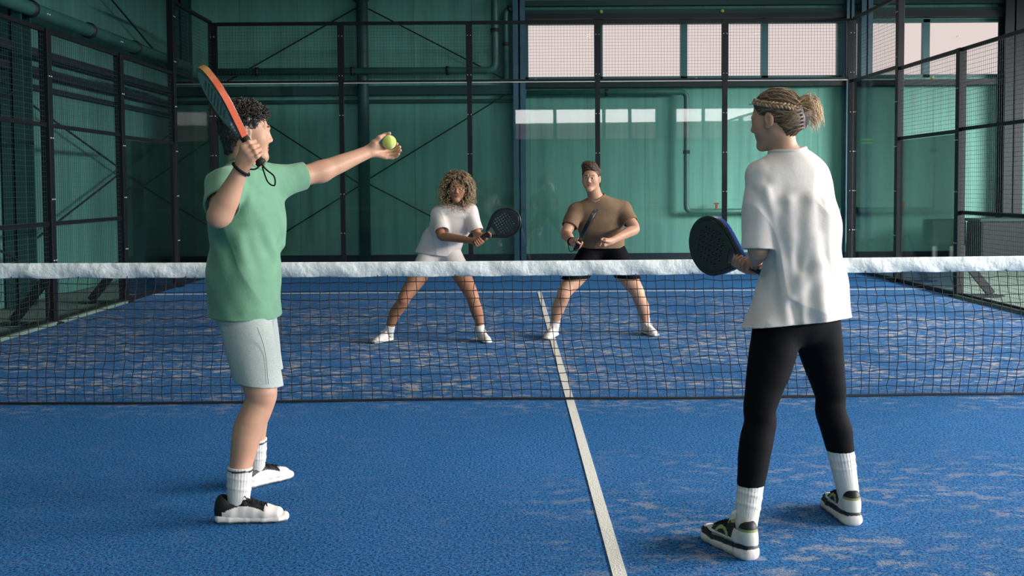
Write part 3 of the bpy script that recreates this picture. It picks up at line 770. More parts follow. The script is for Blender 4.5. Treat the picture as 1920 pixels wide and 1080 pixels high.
# furniture in the corner beyond the right side glass
o = empty('bench', (7.22, 11.7, 0), 'green upholstered bench block on white legs beyond the right side glass', 'bench')
MB().box((7.22, 11.7, .52), (.60, .5, .46)).build('body', M['bench_green'], o, bevel=.05)
for x in (6.96, 7.26, 7.48): MB().box((x, 11.5, .145), (.045, .045, .29)).build('leg', M['white_metal'], o, label='white leg')
o = empty('storage_box', (8.5, 11.4, 0), 'wide dark padded box beyond the right mesh fence, next to the bench', 'box')
MB().box((8.5, 11.4, .37), (1.8, .6, .72)).build('body', M['bench_dark'], o, bevel=.05)
MB().box((8.5, 11.4, .745), (1.84, .64, .05)).build('lid', M['bench_green'], o, bevel=.01)
o = empty('planter', (6.14, 12.1, 0), 'low planter trough of dark hedge beside the right corner post', 'planter')
MB().box((6.12, 12.1, .09), (.66, .34, .18)).build('trough', M['bench_dark'], o, bevel=.02)
r = np.random.RandomState(3); hb = MB()
for i in range(700):
    c = V3(6.12 + r.uniform(-.32, .32), 12.1 + r.uniform(-.16, .16), .18 + r.uniform(0, .2) + .03 * math.sin(i)); a = unit(r.normal(size=3)); b2 = unit(np.cross(a, r.normal(size=3))); s_ = .028 + .015 * r.rand()
    hb.add([c - a * s_, c + b2 * s_ * .45, c + a * s_, c - b2 * s_ * .45], [[0, 1, 2, 3]])
hb.build('foliage', M['hedge'], o, kind='stuff')
o = empty('sports_bag', (6.66, 11.95, 0), 'blue upright bag standing between the hedge planter and the green bench', 'bag')
MB().box((6.66, 11.95, .19), (.20, .2, .38)).build('body', M['bag_blue'], o, bevel=.05); MB().tube(spline([(6.61, 11.95, .37), (6.63, 11.95, .45), (6.69, 11.95, .45), (6.71, 11.95, .37)], 14), .010, 8).build('handle', M['bench_dark'], o, True)
o = empty('wall_sign', (6.04, YB - .32, 2.1), 'small green strip sign on the column beyond the right corner', 'sign')
MB().box((6.04, YB - .30, 2.14), (.25, .02, .10)).build('board', M['exit_green'], o, bevel=.005); MB().box((6.04, YB - .313, 2.14), (.25, .006, .02)).build('stripe', M['bench_green'], o)
# fill lamps added under the roof, out of view
for k_, (x, y) in enumerate(FILL_LAMPS):
    o = empty('fill_lamp', (x, y, ZR - .35), 'long white batten lamp added out of view under the hall roof as fill light', 'lamp', 'added roof lamps')
    MB().box((x, y, ZR - .30), (.16, 2.4, .10)).build('housing', M['lamp_white'], o); MB().box((x, y, ZR - .36), (.13, 2.36, .02)).build('diffuser', M['lamp_white'], o)
    for q in (-.9, .9): MB().tube([(x, y + q, ZR - .26), (x, y + q, ZR)], .006, 6).build('hanger', M['steel_dark'], o)

# ---------------------------------------------------------------- the court enclosure
ORD = ['first', 'second', 'third', 'fourth', 'fifth', 'sixth']
HX, HY, ZM, ZT = 5.05, 10.0, 3.04, 3.97
def post(x, y, h, w, d, label, brace=0, lower=None):
    o = empty('fence_post', (x, y, 0), label, 'post', 'black steel posts of the court enclosure')
    if lower:
        MB().box((x, y, lower / 2), (w * .72, d, lower)).build('lower_shaft', M['steel_black'], o); MB().box((x, y, (lower + h) / 2), (w, d, h - lower)).build('upper_shaft', M['steel_black'], o)
    else: MB().box((x, y, h / 2), (w, d, h)).build('shaft', M['steel_black'], o, bevel=.004)
    if brace:
        MB().bar((x + brace * .05, y, .46), (x + brace * .40, y, .03), .06, .09).build('brace', M['steel_black'], o); MB().box((x + brace * .22, y, .008), (.62, .14, .016)).build('base_plate', M['steel_black'], o)
    b = MB(); nx = -1 if x > 0 else 1
    side = abs(x) > 5 and abs(y) < 9.9
    for z in np.arange(.35, h, .62):
        for q in (-.025, .025):
            p = (x + nx * (w / 2 + .004) if side else x + q, y + q if side else y - d / 2 - .004, z + .3)
            b.box(p, (.008, .012, .012) if side else (.012, .008, .012))
    b.build('bolt', M['white_metal'], o, kind='stuff')
    return o
for i, x in enumerate((-5.03, -3.02, -1.0, 1.02, 3.03, 5.03)):
    cor = i in (0, 5)
    post(x, HY, ZT, .10 if not cor else .13, .07, 'black %s post of the back glass wall, counted from the curly server\'s side' % (ORD[i] if not cor else ('left corner' if i == 0 else 'right corner')), lower=ZM)
for sx, nm in ((-1, 'left'), (1, 'right')):
    for y in (8.0, 6.0, 4.0, 2.0):
        lb = {8.0: 'tall black post between the two side glass panes, %s side', 6.0: 'black post where the side glass meets the mesh, %s side', 4.0: 'black braced post between mesh fields, %s side', 2.0: 'black braced post nearest the net on the %s side'}[y] % nm
        post(sx * HX, y, 6.0 if y == 8.0 else 2.99, .09, .10, lb, sx)
def rail(o, name, a, b, w=.045): MB().bar(a, b, w, w).build(name, M['steel_black'], o)
def wires(p, u, v, nu, nv, r=.0014):
    """woven field of straight wires from corner p along u and v"""
    m = MB(); p, u, v = V3(p), V3(u), V3(v)
    for i in range(nu + 1): a = p + u * i / nu; m.bar(a, a + v, 2 * r)
    for j in range(nv + 1): a = p + v * j / nv; m.bar(a, a + u, 2 * r)
    return m
xs = (-5.03, -3.02, -1.0, 1.02, 3.03, 5.03)
for i in range(5):
    a, b = xs[i] + (.07 if i == 0 else .04), xs[i + 1] - (.07 if i == 4 else .04); w = b - a
    o = empty('glass_panel', ((a + b) / 2, HY, 0), 'tall clear glass pane of the back wall, %s from the left' % ORD[i], 'glass panel', 'back wall glass panes')
    MB().box(((a + b) / 2, HY + .012, ZM / 2 + .005), (w, .012, ZM - .06)).build('pane', M['court_glass'], o)
    MB().box(((a + b) / 2, HY, .025), (w, .05, .05)).build('bottom_channel', M['steel_black'], o)
    o = empty('mesh_panel', ((a + b) / 2, HY, ZM), 'wire mesh field above the back wall glass, %s from the left' % ORD[i], 'mesh panel', 'mesh fields above the back glass')
    rail(o, 'bottom_rail', (a, HY, ZM), (b, HY, ZM), .035); rail(o, 'top_rail', (a, HY, ZT - .02), (b, HY, ZT - .02), .05)
    MB().box(((a + b) / 2, HY - .02, ZM - .024), (w, .012, .012)).build('glass_clamp', M['white_metal'], o, label='bright clamp strip')
    wires((a, HY, ZM), (w, 0, 0), (0, 0, ZT - ZM), 40, 19).build('wire_mesh', M['wire'], o)
for sx, nm in ((-1, 'left'), (1, 'right')):
    X = sx * HX
    for y0, y1, zg, zt, tx in ((8.0, 10.0, 3.0, ZT, 'corner'), (6.0, 8.0, 2.0, 2.97, 'lower')):
        a, b = y0 + .05, y1 - .05; yc = (a + b) / 2
        o = empty('glass_panel', (X, yc, 0), '%s clear side glass pane on the %s, %s' % ('tall' if zg > 2.5 else 'low', nm, 'next to the back corner' if zg > 2.5 else 'next to the mesh'), 'glass panel', 'side glass panes')
        MB().box((X, yc, zg / 2), (.012, b - a, zg - .06)).build('pane', M['court_glass'], o)
        MB().box((X, yc, .025), (.05, b - a, .05)).build('bottom_channel', M['steel_black'], o)
        o = empty('mesh_panel', (X, yc, zg), 'wire mesh field above the %s side glass on the %s' % ('tall' if zg > 2.5 else 'low', nm), 'mesh panel')
        rail(o, 'bottom_rail', (X, a, zg), (X, b, zg)); rail(o, 'top_rail', (X, a, zt), (X, b, zt))
        wires((X, a, zg), (0, b - a, 0), (0, 0, zt - zg), 38, 19).build('wire_mesh', M['wire'], o)
    for y0, y1, tx in ((4.0, 6.0, 'next to the side glass'), (2.0, 4.0, 'second from the side glass'), (.2, 2.0, 'beside the net')):
        a, b = y0 + .05, y1 - .05; yc = (a + b) / 2
        o = empty('mesh_panel', (X, yc, 0), 'tall wire mesh field of the %s fence, %s' % (nm, tx), 'mesh panel', 'tall mesh fields of the side fences')
        for z, n2 in ((.03, 'bottom_rail'), (1.02, 'lower_rail'), (2.02, 'upper_rail'), (2.97, 'top_rail')): rail(o, n2, (X, a, z), (X, b, z), .04)
        wires((X, a, .03), (0, b - a, 0), (0, 0, 2.94), 38, 58).build('wire_mesh', M['wire'], o)
        MB().box((X - sx * .05, yc, .015), (.05, b - a, .03)).build('kick_strip', M['concrete'], o)
# the net: tape, sagging mesh, cords, posts
net = empty('padel_net', (0, 0, 0), 'dark mesh padel net with wrinkled white top tape across the blue court', 'net')
ry = math.atan2(.083 + .058, 2.885 + 3.622) * .55
zt = lambda x: .885 + .02 * (x / 5) ** 2
m = MB(); n = 520; rows = [(-.012, .0), (-.016, -.03), (-.014, -.062), (-.004, -.066), (.010, -.062), (.013, -.03), (.010, 0), (-.002, .006)]
r = np.random.RandomState(8); X = np.linspace(-5, 5, n); ph = np.cumsum(.42 + .5 * r.rand(n)) * .55
V = []
for i, x in enumerate(X):
    for j, (dy, dz) in enumerate(rows):
        wv = .010 * math.sin(ph[i] + dz * 60 + 1.5 * math.sin(x * 3.1)) + .004 * math.sin(ph[i] * 2.3 - dz * 80 + 2 * math.sin(x * 7)); V.append((x, math.tan(ry) * x + dy * .8 + wv * (.15 if dz > -.005 else 1) * (1 if dy < 0 else .4), zt(x) + dz * 1.36 + .0018 * math.sin(ph[i] * .7) * (dz < -.05)))
k = len(rows); m.add(np.array(V), [[i * k + j, (i + 1) * k + j, (i + 1) * k + (j + 1) % k, i * k + (j + 1) % k] for i in range(n - 1) for j in range(k)])
m.build('top_tape', M['net_tape'], net, True)
m = MB(); nx, nz = 164, 15; xs_ = np.linspace(-5, 5, nx + 1)
jx = r.normal(size=(nz + 2, nx + 1)) * .0035; jz = r.normal(size=(nz + 2, nx + 1)) * .0028
def npt(i, j):
    t = j / nz; x = xs_[i]; sag = .10 * math.sin(math.pi * t) * (1 - .3 * math.cos(x * 1.3)) + .055 * t * t
    shear = .050 * smooth01(np.array(t), .45, 1) * math.sin(x * .9 + 1.2) + .02 * t
    return (x + jx[j][i] + float(shear), math.tan(ry) * x - sag * .55 - .02 * math.sin(x * 2) * t, (zt(x) - .088) * (1 - t) + .018 + jz[j][i] * (0 < j < nz) - .012 * t * (1 - t) * math.sin(i * 2.4))
G_ = [[npt(i, j) for j in range(nz + 1)] for i in range(nx + 1)]
for i in range(nx + 1): m.tube(G_[i], .0024, 4, False)
for j in range(nz + 1): m.tube([G_[i][j] for i in range(nx + 1)], .0024, 4, False)
m.build('net_mesh', M['net_cord'], net)
m = MB(); m.tube([np.array(G_[i][nz]) + (0, 0, -.006) for i in range(nx + 1)], .007, 6); m.build('bottom_cord', M['net_cord'], net, True)
for sx in (-1, 1): MB().tube([(sx * 5.0, math.tan(ry) * sx * 5, 0), (sx * 5.0, math.tan(ry) * sx * 5, .93)], .03, 12).build('net_post', M['steel_black'], net, True)
# ---------------------------------------------------------------- person serving, near left
def place(m, o, R):
    m.v = [np.asarray(o, float) + v @ np.asarray(R).T for v in m.v]; return m
def skin_tone(v): return np.ones((len(v), 3))

def build_server():
    root = empty('person', (-1.50, -2.2, 0), 'person in green t-shirt and grey shorts stretching out a ball to serve, racket raised behind', 'person')
    hc = V3(-1.512, -2.125, 1.602); hf = unit((.93, .35, .0)); HR = frame(hf); hs = 1.03
    F = Field(); sv = (.40, .92, 0); sp = (-.1, 1, 0)
    # trunk
    F.seg((-1.525, -2.15, .86), (-1.525, -2.15, .98), (.155, .115), (.150, .110), .04, side=sp)
    F.seg((-1.525, -2.15, .98), (-1.515, -2.15, 1.22), (.135, .098), (.155, .112), .05, side=(.2, 1, 0))
    F.seg((-1.515, -2.15, 1.22), (-1.505, -2.15, 1.37), (.160, .112), (.150, .085), .05, side=sv)
    shR, shL = V3(-1.555, -2.325, 1.375), V3(-1.415, -1.995, 1.392)
    F.seg(shR, (-1.515, -2.15, 1.425), .055, .055, .05); F.seg(shL, (-1.515, -2.15, 1.425), .055, .055, .05)
    # legs
    legR = [((-1.515, -2.235, .88), .098), ((-1.465, -2.30, .70), .088), ((-1.418, -2.358, .545), .068), ((-1.422, -2.362, .47), .061), ((-1.462, -2.385, .37), (.062, .066)), ((-1.484, -2.40, .26), (.050, .053)), ((-1.500, -2.418, .15), (.037, .042)), ((-1.497, -2.418, .075), .038)]
    legL = [((-1.535, -2.065, .88), .098), ((-1.515, -2.02, .70), .088), ((-1.497, -1.985, .53), .066), ((-1.503, -1.98, .47), .059), ((-1.535, -1.945, .36), .060), ((-1.548, -1.92, .24), .048), ((-1.556, -1.90, .13), .038), ((-1.552, -1.90, .075), .038)]
    F.chain(legR, .03); F.chain(legL, .03)
    F.ell((-1.395, -2.365, .520), (.030, .036, .045), None, .04)
    # raised racket arm
    el, wr = V3(-1.522, -2.52, 1.262), V3(-1.432, -2.530, 1.445)
    F.chain([(shR, .060), (lerp(shR, el, .45), .053), (el, .046)], .03)
    F.ell(el + V3(-.014, -.012, -.020), .034, None, .02)
    F.chain([(el, .045), (lerp(el, wr, .30), (.049, .046)), (lerp(el, wr, .7), (.036, .033)), (wr, (.026, .032))], .02, side=(.8, -.2, -.5))
    ax = unit((-.54, .04, .84)); hand = V3(-1.388, -2.522, 1.512)
    grip(F, hand, ax, (-.72, -.60, 0), wr, .0165, turn=1)
    # arm with the ball
    el2, wr2 = V3(-1.240, -1.86, 1.438), V3(-1.042, -1.715, 1.532)
    F.chain([(shL, .060), (lerp(shL, el2, .5), (.052, .050)), (el2, (.042, .044))], .03)
    F.chain([(el2, .042), (lerp(el2, wr2, .30), (.042, .044)), (lerp(el2, wr2, .72), (.032, .035)), (wr2, (.026, .031))], .04, side=(.3, -.7, .3))
    bc = V3(-.945, -1.690, 1.578); rb = .0335
    hd = unit(V3(.88, .40, .06))
    pu = unit(V3(.05, -.82, .57)); pu = unit(pu - hd * (pu @ hd)); pw = np.cross(pu, hd)        # palm normal, and across the palm to the thumb
    if pw[2] < 0: pw = -pw
    for i, (w, off, ln) in enumerate(((.0088, 1.5, .95), (.0092, .5, 1.0), (.0088, -.5, .97), (.0078, -1.45, .84))):
        b = wr2 + hd * (.084 - abs(off) * .004) + pw * off * .0205 - pu * .004 + V3(0, .012, -.004)
        F.seg(lerp(wr2, b, .15), b, .0160, .0112, .014)
        c2 = b + (hd * .86 - pw * .15) * .043 * ln; c3 = c2 + (hd * .80 + pu * .50) * .026 * ln; c4 = c3 + (hd * .45 + pu * .80) * .021 * ln
        cc = [c2, c3, c4]
        for j, p in enumerate(cc):
            dv = p - bc; n = np.linalg.norm(dv)
            if n < rb + .0085: cc[j] = bc + dv / n * (rb + .0085)
        finger(F, [b] + cc, w + .0012, w - .001)
    tb = [wr2 + V3(.012, .004, .014), wr2 + V3(.030, -.004, .042), wr2 + V3(.054, -.006, .066)]
    F.seg(tb[0], tb[1], .020, .0165, .02); F.seg(wr2 + V3(.03, .0, .03), wr2 + hd * .075 + pw * .02, .015, .012, .02)
    finger(F, tb[1:] + [bc + unit(V3(-.50, .25, .86)) * (rb + .0095)], .0145, .0090, .006)
    finger(F, [bc + unit(V3(-.50, .25, .86)) * (rb + .0095), bc + unit(V3(.02, .1, 1)) * (rb + .0085)], .0095, .0080)
    face_solid(F, hc, HR, hs, neck_to=(-1.520, -2.145, 1.415), neck_r=.056)
    m = MB(); m.field(F, .0034, face_tint(hc, HR, hs, brow=(.16, .13, .12)))
    m.build('body', M['skin'], root, True)
    eyes(root, hc, HR, hs)
    # hair: tight dark cap and curls on top
    L = lambda p: hc + hs * (HR @ V3(p))
    H = Field(); H.ell(L((0, -.016, .040)), np.array((.0815, .100, .089)) * hs, HR, .01)
    H.seg(L((0, -.060, -.02)), L((0, -.062, -.068)), (.060 * hs, .040 * hs), (.048 * hs, .028 * hs), .03, side=HR[:, 0])
    def hp(P, d):
        q = (P - hc) @ HR / hs
        lim = np.interp(q[..., 1], [-.11, -.06, -.03, -.005, .03, .055, .075, .11], [-.085, -.085, -.050, .014, .014, .056, .074, .09])
        d = d - .004 * waves(P, 3, 150)
        return np.maximum(d, (lim - q[..., 2]) * hs * .8)
    H.post = hp; H.pad = .01
    def hcol(v): return np.array(lin(30, 25, 24)) * (1 + .25 * waves(v, 5, 60))[:, None].clip(.4, 2)
    m = MB(); hv, hf_ = polygonize(H, .004); m.add(hv, hf_, hcol(hv))
    r = np.random.RandomState(4); paths = []; rs = []; cs = []
    N = surface_dirs(H, hv); loc = (hv - hc) @ HR / hs
    pick = [i for i in r.permutation(len(hv)) if loc[i] @ loc[i] > .0055 and (N[i] @ (hv[i] - hc)) > .03][:1500]
    for i in pick:
        p, n = hv[i], N[i]; top = float(smooth01(np.array(loc[i][2]), .02, .08)); ln = .006 + .034 * top * (.5 + .6 * r.rand())
        t = unit(np.cross(n, r.normal(size=3))); b = np.cross(n, t); fw = HR @ V3(0, .75, -.25 if loc[i][1] > .03 else .1); dn = V3(0, 0, -1) * (1 - top)
        cr = (.003 + .006 * r.rand()) * top + .001; ph = r.rand() * 6; sp_ = 2.5 + 3.5 * r.rand(); pts = []
        for s in np.linspace(0, 1, 8):
            a = ph + s * sp_
            pts.append(p + n * (ln * .5 * math.sin(s * 1.8)) + (fw * .45 * top + dn * .9) * ln * s + (t * math.cos(a) + b * math.sin(a) - t * math.cos(ph) - b * math.sin(ph)) * cr)
        paths.append(pts); rs.append((.0013 + .0012 * r.rand()) * (.6 + .5 * top)); cs.append(np.array(lin(42, 34, 31)) * (.4 + 1.1 * r.rand()))
    locks(m, paths, np.array(rs), 4, cs, (1, 1, .9, .4))
    m.build('hair', M['hair_dark'], root, True)
    # t-shirt
    T = Field()
    T.seg((-1.527, -2.15, .74), (-1.527, -2.15, 1.00), (.216, .152), (.180, .140), .05, side=sp)
    T.seg((-1.527, -2.15, 1.00), (-1.512, -2.15, 1.22), (.172, .138), (.180, .132), .06, side=(.2, 1, 0))
    T.seg((-1.512, -2.15, 1.22), (-1.505, -2.15, 1.36), (.182, .130), (.168, .100), .06, side=sv)
    T.seg((-1.500, -2.245, .72), (-1.512, -2.235, .96), (.138, .128), (.112, .112), .06, side=sp); T.seg((-1.53, -2.06, .72), (-1.535, -2.07, .96), .130, .105, .06)
    T.seg(shR, (-1.517, -2.148, 1.425), .068, .066, .05); T.seg(shL, (-1.517, -2.148, 1.425), .068, .066, .05)
    slR = lerp(shR, el, .70); TR = Field(); TR.chain([(shR, .068), (slR, .070), (lerp(shR, el, 1.1), .072)], .03)
    slL = lerp(shL, el2, .62); TL = Field(); TL.chain([(shL, .068), (slL, .060), (lerp(shL, el2, .95), .058)], .03)
    for a, b, ra in (((-1.47, -2.29, 1.335), (-1.375, -2.12, 1.19), .006), ((-1.46, -2.31, 1.30), (-1.39, -2.20, 1.08), .007), ((-1.48, -2.31, 1.27), (-1.43, -2.26, .98), .007),
                     ((-1.40, -2.01, 1.36), (-1.372, -2.10, 1.12), .007), ((-1.50, -2.33, 1.16), (-1.44, -2.32, .84), .008), ((-1.58, -2.30, 1.10), (-1.48, -2.345, .86), .008), ((-1.62, -2.27, 1.00), (-1.52, -2.36, .80), .008)):
        T.seg(a, b, ra, ra * .4, .05)
    ax2 = unit(el2 - shL); ax1 = unit(el - shR)
    def fold(P):
        w = smooth01(1.15 - P[..., 2], 0, .35)
        return .0045 * waves(P * V3(1, 1, .35), 11, 24) * (.5 + w) + .0016 * waves(P, 12, 50) + .006 * crease(P * V3(1, 1, .5), 13, 13)
    hole, ring = neck_hole(T, (-1.500, -2.152), .070, 1.34, 1.52)
    cloth(T, [((0, 0, .772), (-.03, 0, -1), None), hole],
          [(TR, slR, ax1), (TL, slL, ax2)], fold=fold)
    m = MB(); m.field(T, .0042); sh = m.build('t_shirt', M['green_cloth'], root, True)
    m = MB(); m.tube(ring, .0085, 8, False); m.build('collar', M['green_cloth'], sh, True)
    # shorts
    K = Field()
    K.seg((-1.525, -2.15, .94), (-1.525, -2.15, .84), (.165, .125), (.172, .132), .03, side=sp)
    K.chain(legR[:2] + [((-1.412, -2.348, .50), .080)], .03, grow=.014); K.chain(legL[:2] + [((-1.490, -1.978, .50), .078)], .03, grow=.014)
    kf = lambda P: .003 * waves(P * V3(1, 1, .5), 21, 30)
    def hem(P): return P[..., 2] < .62
    cloth(K, [((-1.415, -2.33, .552), (-.12, 0, -1), hem), ((0, 0, .945), (0, 0, 1), None)], fold=kf)
    m = MB(); m.field(K, .0042); so = m.build('shorts', M['grey_cloth'], root, True)
    m = MB(); m.tube(spline([(-1.405, -2.352 - .085, .80), (-1.385, -2.40, .70), (-1.366, -2.428, .565)], 12) + V3(0, .006, 0), .0022, 5); m.build('seam', M['grey_cloth'], so, True)
    # feet
    sock(root, (-1.500, -2.418, .085), (-1.492, -2.412, .222), (-1.512, -2.42, .055), .0505, .045, band=lin(70, 66, 74), r_heel=.040)
    sock(root, (-1.556, -1.90, .085), (-1.548, -1.918, .222), (-1.560, -1.903, .055), .051, .045, band=lin(70, 66, 74), r_heel=.040)
    shoe(root, (-1.592, -2.440, .0), (1, .09), .295, 'black_white')
    shoe(root, (-1.615, -1.985, .0), (.66, .75), .295, 'black_white')
    # wrist strap of the racket hand is the racket's own
    # racket
    rk = empty('padel_racket', tuple(hand), 'orange-edged padel racket held up behind the curly head of the server', 'racket', 'padel rackets')
    z = ax; xx = unit(V3(-.42, .96, -.06)); xx = unit(xx - z * (xx @ z)); yy = np.cross(z, xx); RR = np.stack([xx, yy, z], 1)
    butt = hand - ax * .062
    rim, fac, gr = racket_parts(rk, h=.003, rim_col=lambda v: np.where((np.abs(v[:, 1]) < .0125)[:, None], lerp(lin(222, 104, 66), lin(214, 160, 84), 0)[None] * (1 - smooth01(v[:, 2], .33, .45))[:, None] + np.array(lin(210, 166, 92)) * smooth01(v[:, 2], .33, .45)[:, None], np.array(lin(20, 24, 28))),
                                face_col=lambda v: np.where((np.abs((v[:, 0] + v[:, 2]) % .022 - .011) < .0035)[:, None], np.array(lin(30, 44, 46)), np.array(lin(120, 136, 132))))
    place(rim, butt, RR).build('frame', M['racket'], rk, True); place(fac, butt, RR).build('face', M['racket'], rk, True); place(gr, butt, RR).build('grip', M['rubber'], rk, True)
    st = MB(); b = butt
    st.tube(spline([b, b + V3(.020, -.012, -.022), b + V3(.052, -.015, -.050), b + V3(.052, -.012, -.085), b + V3(.025, -.010, -.070), b + V3(.004, -.006, -.012)], 40), .0032, 6)
    wf = unit(wr - el); u1 = unit(np.cross(wf, (0, 1, 0))); u2 = np.cross(wf, u1); wp = wr - wf * .006
    st.tube([wp + (u1 * math.cos(t) * .036 + u2 * math.sin(t) * .036) + wf * .008 * math.cos(t) for t in np.linspace(0, 2 * math.pi, 36)], .0062, 6)
    st.tube(spline([wp + V3(.034, -.01, .0), b + V3(-.02, -.015, -.02), b], 10), .0036, 6)
    st.ell = None
    st.build('wrist_strap', M['dark_cloth'], rk, True)
    # ball
    bm = MB(); vs = []; fs = []; n = 40; mm = 60
    for i in range(n + 1):
        for j in range(mm): a = math.pi * i / n; b2 = 2 * math.pi * j / mm; vs.append((math.sin(a) * math.cos(b2), math.sin(a) * math.sin(b2), math.cos(a)))
    for i in range(n):
        for j in range(mm): fs.append([i * mm + j, (i + 1) * mm + j, (i + 1) * mm + (j + 1) % mm, i * mm + (j + 1) % mm])
    vs = np.array(vs); seam = np.array([[math.cos(t) * .76 + .24 * math.cos(3 * t), math.sin(t) * .76 - .24 * math.sin(3 * t), .854 * math.sin(2 * t)] for t in np.linspace(0, 6.2832, 240)])
    seam /= np.linalg.norm(seam, axis=1)[:, None]
    dm = np.min(np.linalg.norm(vs[:, None] - seam[None], axis=2), 1)
    cc = np.where((dm < .07)[:, None], np.array(lin(232, 236, 190)), np.array(lin(206, 222, 96)))
    vs = vs * (1 - .02 * (dm < .07))[:, None]
    Rb = frame((.4, -.7, .3)); bm.add(bc + (vs * rb) @ Rb.T, fs, cc)
    tb_ = bm.build('tennis_ball', M['ball'], None, True)
    tag(tb_, 'yellow-green ball held between the fingertips of the outstretched hand', 'ball')
    tb_.location = bc; tb_.data.transform(Matrix.Translation([float(-x) for x in bc]))
    return root
# ---------------------------------------------------------------- person waiting, near right, seen from behind
def build_partner():
    root = empty('person', (.72, -2.68, 0), 'person seen from behind in loose white t-shirt and black leggings, blonde hair clipped up', 'person')
    hc = V3(.632, -2.675, 1.611); hf = unit((-.80, .60, -.14)); HR = frame(hf); hs = .92
    F = Field(); sd = unit((.93, .36, 0)); sq = unit((.90, .42, 0))
    F.seg((.718, -2.68, .86), (.730, -2.68, .96), (.160, .112), (.125, .098), .04, side=sd)
    F.seg((.725, -2.68, .96), (.735, -2.68, 1.05), (.120, .090), (.105, .088), .05, side=sd); F.seg((.735, -2.68, 1.05), (.726, -2.68, 1.20), (.105, .088), (.122, .098), .05, side=sd)
    F.seg((.726, -2.68, 1.20), (.703, -2.675, 1.40), (.125, .098), (.130, .075), .05, side=sq)
    shL, shR = V3(.570, -2.715, 1.400), V3(.778, -2.630, 1.360)
    F.seg(shL, (.690, -2.675, 1.445), .046, .050, .05); F.seg(shR, (.690, -2.675, 1.445), .046, .050, .05)
    # legs (bare skin is hidden by the leggings)
    kL, aL = V3(.558, -2.775, .52), V3(.490, -2.840, .11)
    kR, aR = V3(.888, -2.555, .52), V3(.990, -2.480, .11)
    hL, hR = V3(.648, -2.71, .86), V3(.797, -2.64, .86)
    legL = [(hL, .092), (lerp(hL, kL, .5), .079), (kL + V3(0, 0, .02), .0570), (kL - V3(0, 0, .05), .0545), (lerp(kL, aL, .32), .0565), (lerp(kL, aL, .62), .0465), (lerp(kL, aL, .85), .037), (aL, .034)]
    legR = [(hR, .092), (lerp(hR, kR, .5), .077), (kR + V3(0, 0, .02), .0560), (kR - V3(0, 0, .05), .0535), (lerp(kR, aR, .32), .0555), (lerp(kR, aR, .62), .0455), (lerp(kR, aR, .85), .036), (aR, .033)]
    F.chain(legL, .03); F.chain(legR, .03)
    # arms
    elL, wrL = V3(.556, -2.745, 1.130), V3(.618, -2.44, 1.055)
    elR, wrR = V3(.830, -2.42, 1.13), V3(.655, -2.325, 1.045)
    F.chain([(shL, .046), (lerp(shL, elL, .5), .042), (elL, .038), (lerp(elL, wrL, .3), .038), (wrL, (.021, .026))], .03)
    F.chain([(shR, .046), (lerp(shR, elR, .5), .042), (elR, .038), (lerp(elR, wrR, .3), .038), (wrR, (.021, .026))], .03)
    ax = unit(V3(-.50, .80, .30)); hand = V3(.578, -2.385, 1.050)
    grip(F, hand, ax, (.35, .15, -1.0), wrL, .0165, turn=1, s=.93)
    grip(F, hand - ax * .085, ax, (.9, .35, -.2), wrR, .0165, turn=-1, s=.93)
    face_solid(F, hc, HR, hs, True, neck_to=(.672, -2.68, 1.45), neck_r=.048)
    m = MB(); m.field(F, .0034, face_tint(hc, HR, hs, brow=(.55, .42, .34)))
    m.build('body', M['skin'], root, True)
    eyes(root, hc, HR, hs, (.10, .16, .2))
    # hair combed back into a clip, with a plait along the side
    L = lambda p: hc + hs * (HR @ V3(p))
    knot = V3(.012, -.108, -.004)
    H = Field(); H.ell(L((0, -.017, .040)), np.array((.0815, .101, .088)) * hs, HR, .01)
    H.ell(L((0, -.085, -.012)), np.array((.046, .036, .052)) * hs, HR, .03)
    H.seg(L((0, -.055, -.03)), L((0, -.05, -.072)), (.055 * hs, .036 * hs), (.036 * hs, .02 * hs), .03, side=HR[:, 0])
    def hp(P, d):
        q = (P - hc) @ HR / hs
        lim = np.interp(q[..., 1], [-.11, -.06, -.03, -.005, .03, .055, .075, .11], [-.088, -.088, -.045, .016, .016, .052, .074, .09])
        az = np.arctan2(q[..., 2] + .004, np.abs(q[..., 0]) + .02)
        d = d - .0016 * np.sin(az * 40 + 3 * waves(P, 8, 30)) 
        return np.maximum(d, (lim - q[..., 2]) * hs * .8)
    H.post = hp; H.pad = .008
    def hcol(v):
        q = (v - hc) @ HR / hs
        k = .75 + .35 * waves(v, 9, 90)[:, None]
        return np.array(lin(112, 88, 66)) * k.clip(.35, 1.6)
    m = MB(); hv, hf_ = polygonize(H, .0036); m.add(hv, hf_, hcol(hv))
    r = np.random.RandomState(7); C0 = V3(0, -.016, .040); RR = V3(.0830, .1025, .0900)
    N = surface_dirs(H, hv); loc = (hv - hc) @ HR / hs
    pick = [i for i in r.permutation(len(hv)) if loc[i] @ loc[i] > .0045 and (N[i] @ (hv[i] - hc)) > .02][:2300]
    P0 = combed(H, hv[pick], L(knot), 9, .016, .0012, 3, .06)
    paths = []; cs = []; rs = []
    for i, p in enumerate(P0):
        paths.append(p + r.normal(size=(1, 3)) * .0006); rs.append(.0006 + .0008 * r.rand()); cs.append(lerp(lin(60, 46, 38), lin(196, 160, 122), r.rand() ** 1.5))
    locks(m, paths, np.array(rs), 4, cs, (.6, 1, 1, .5))
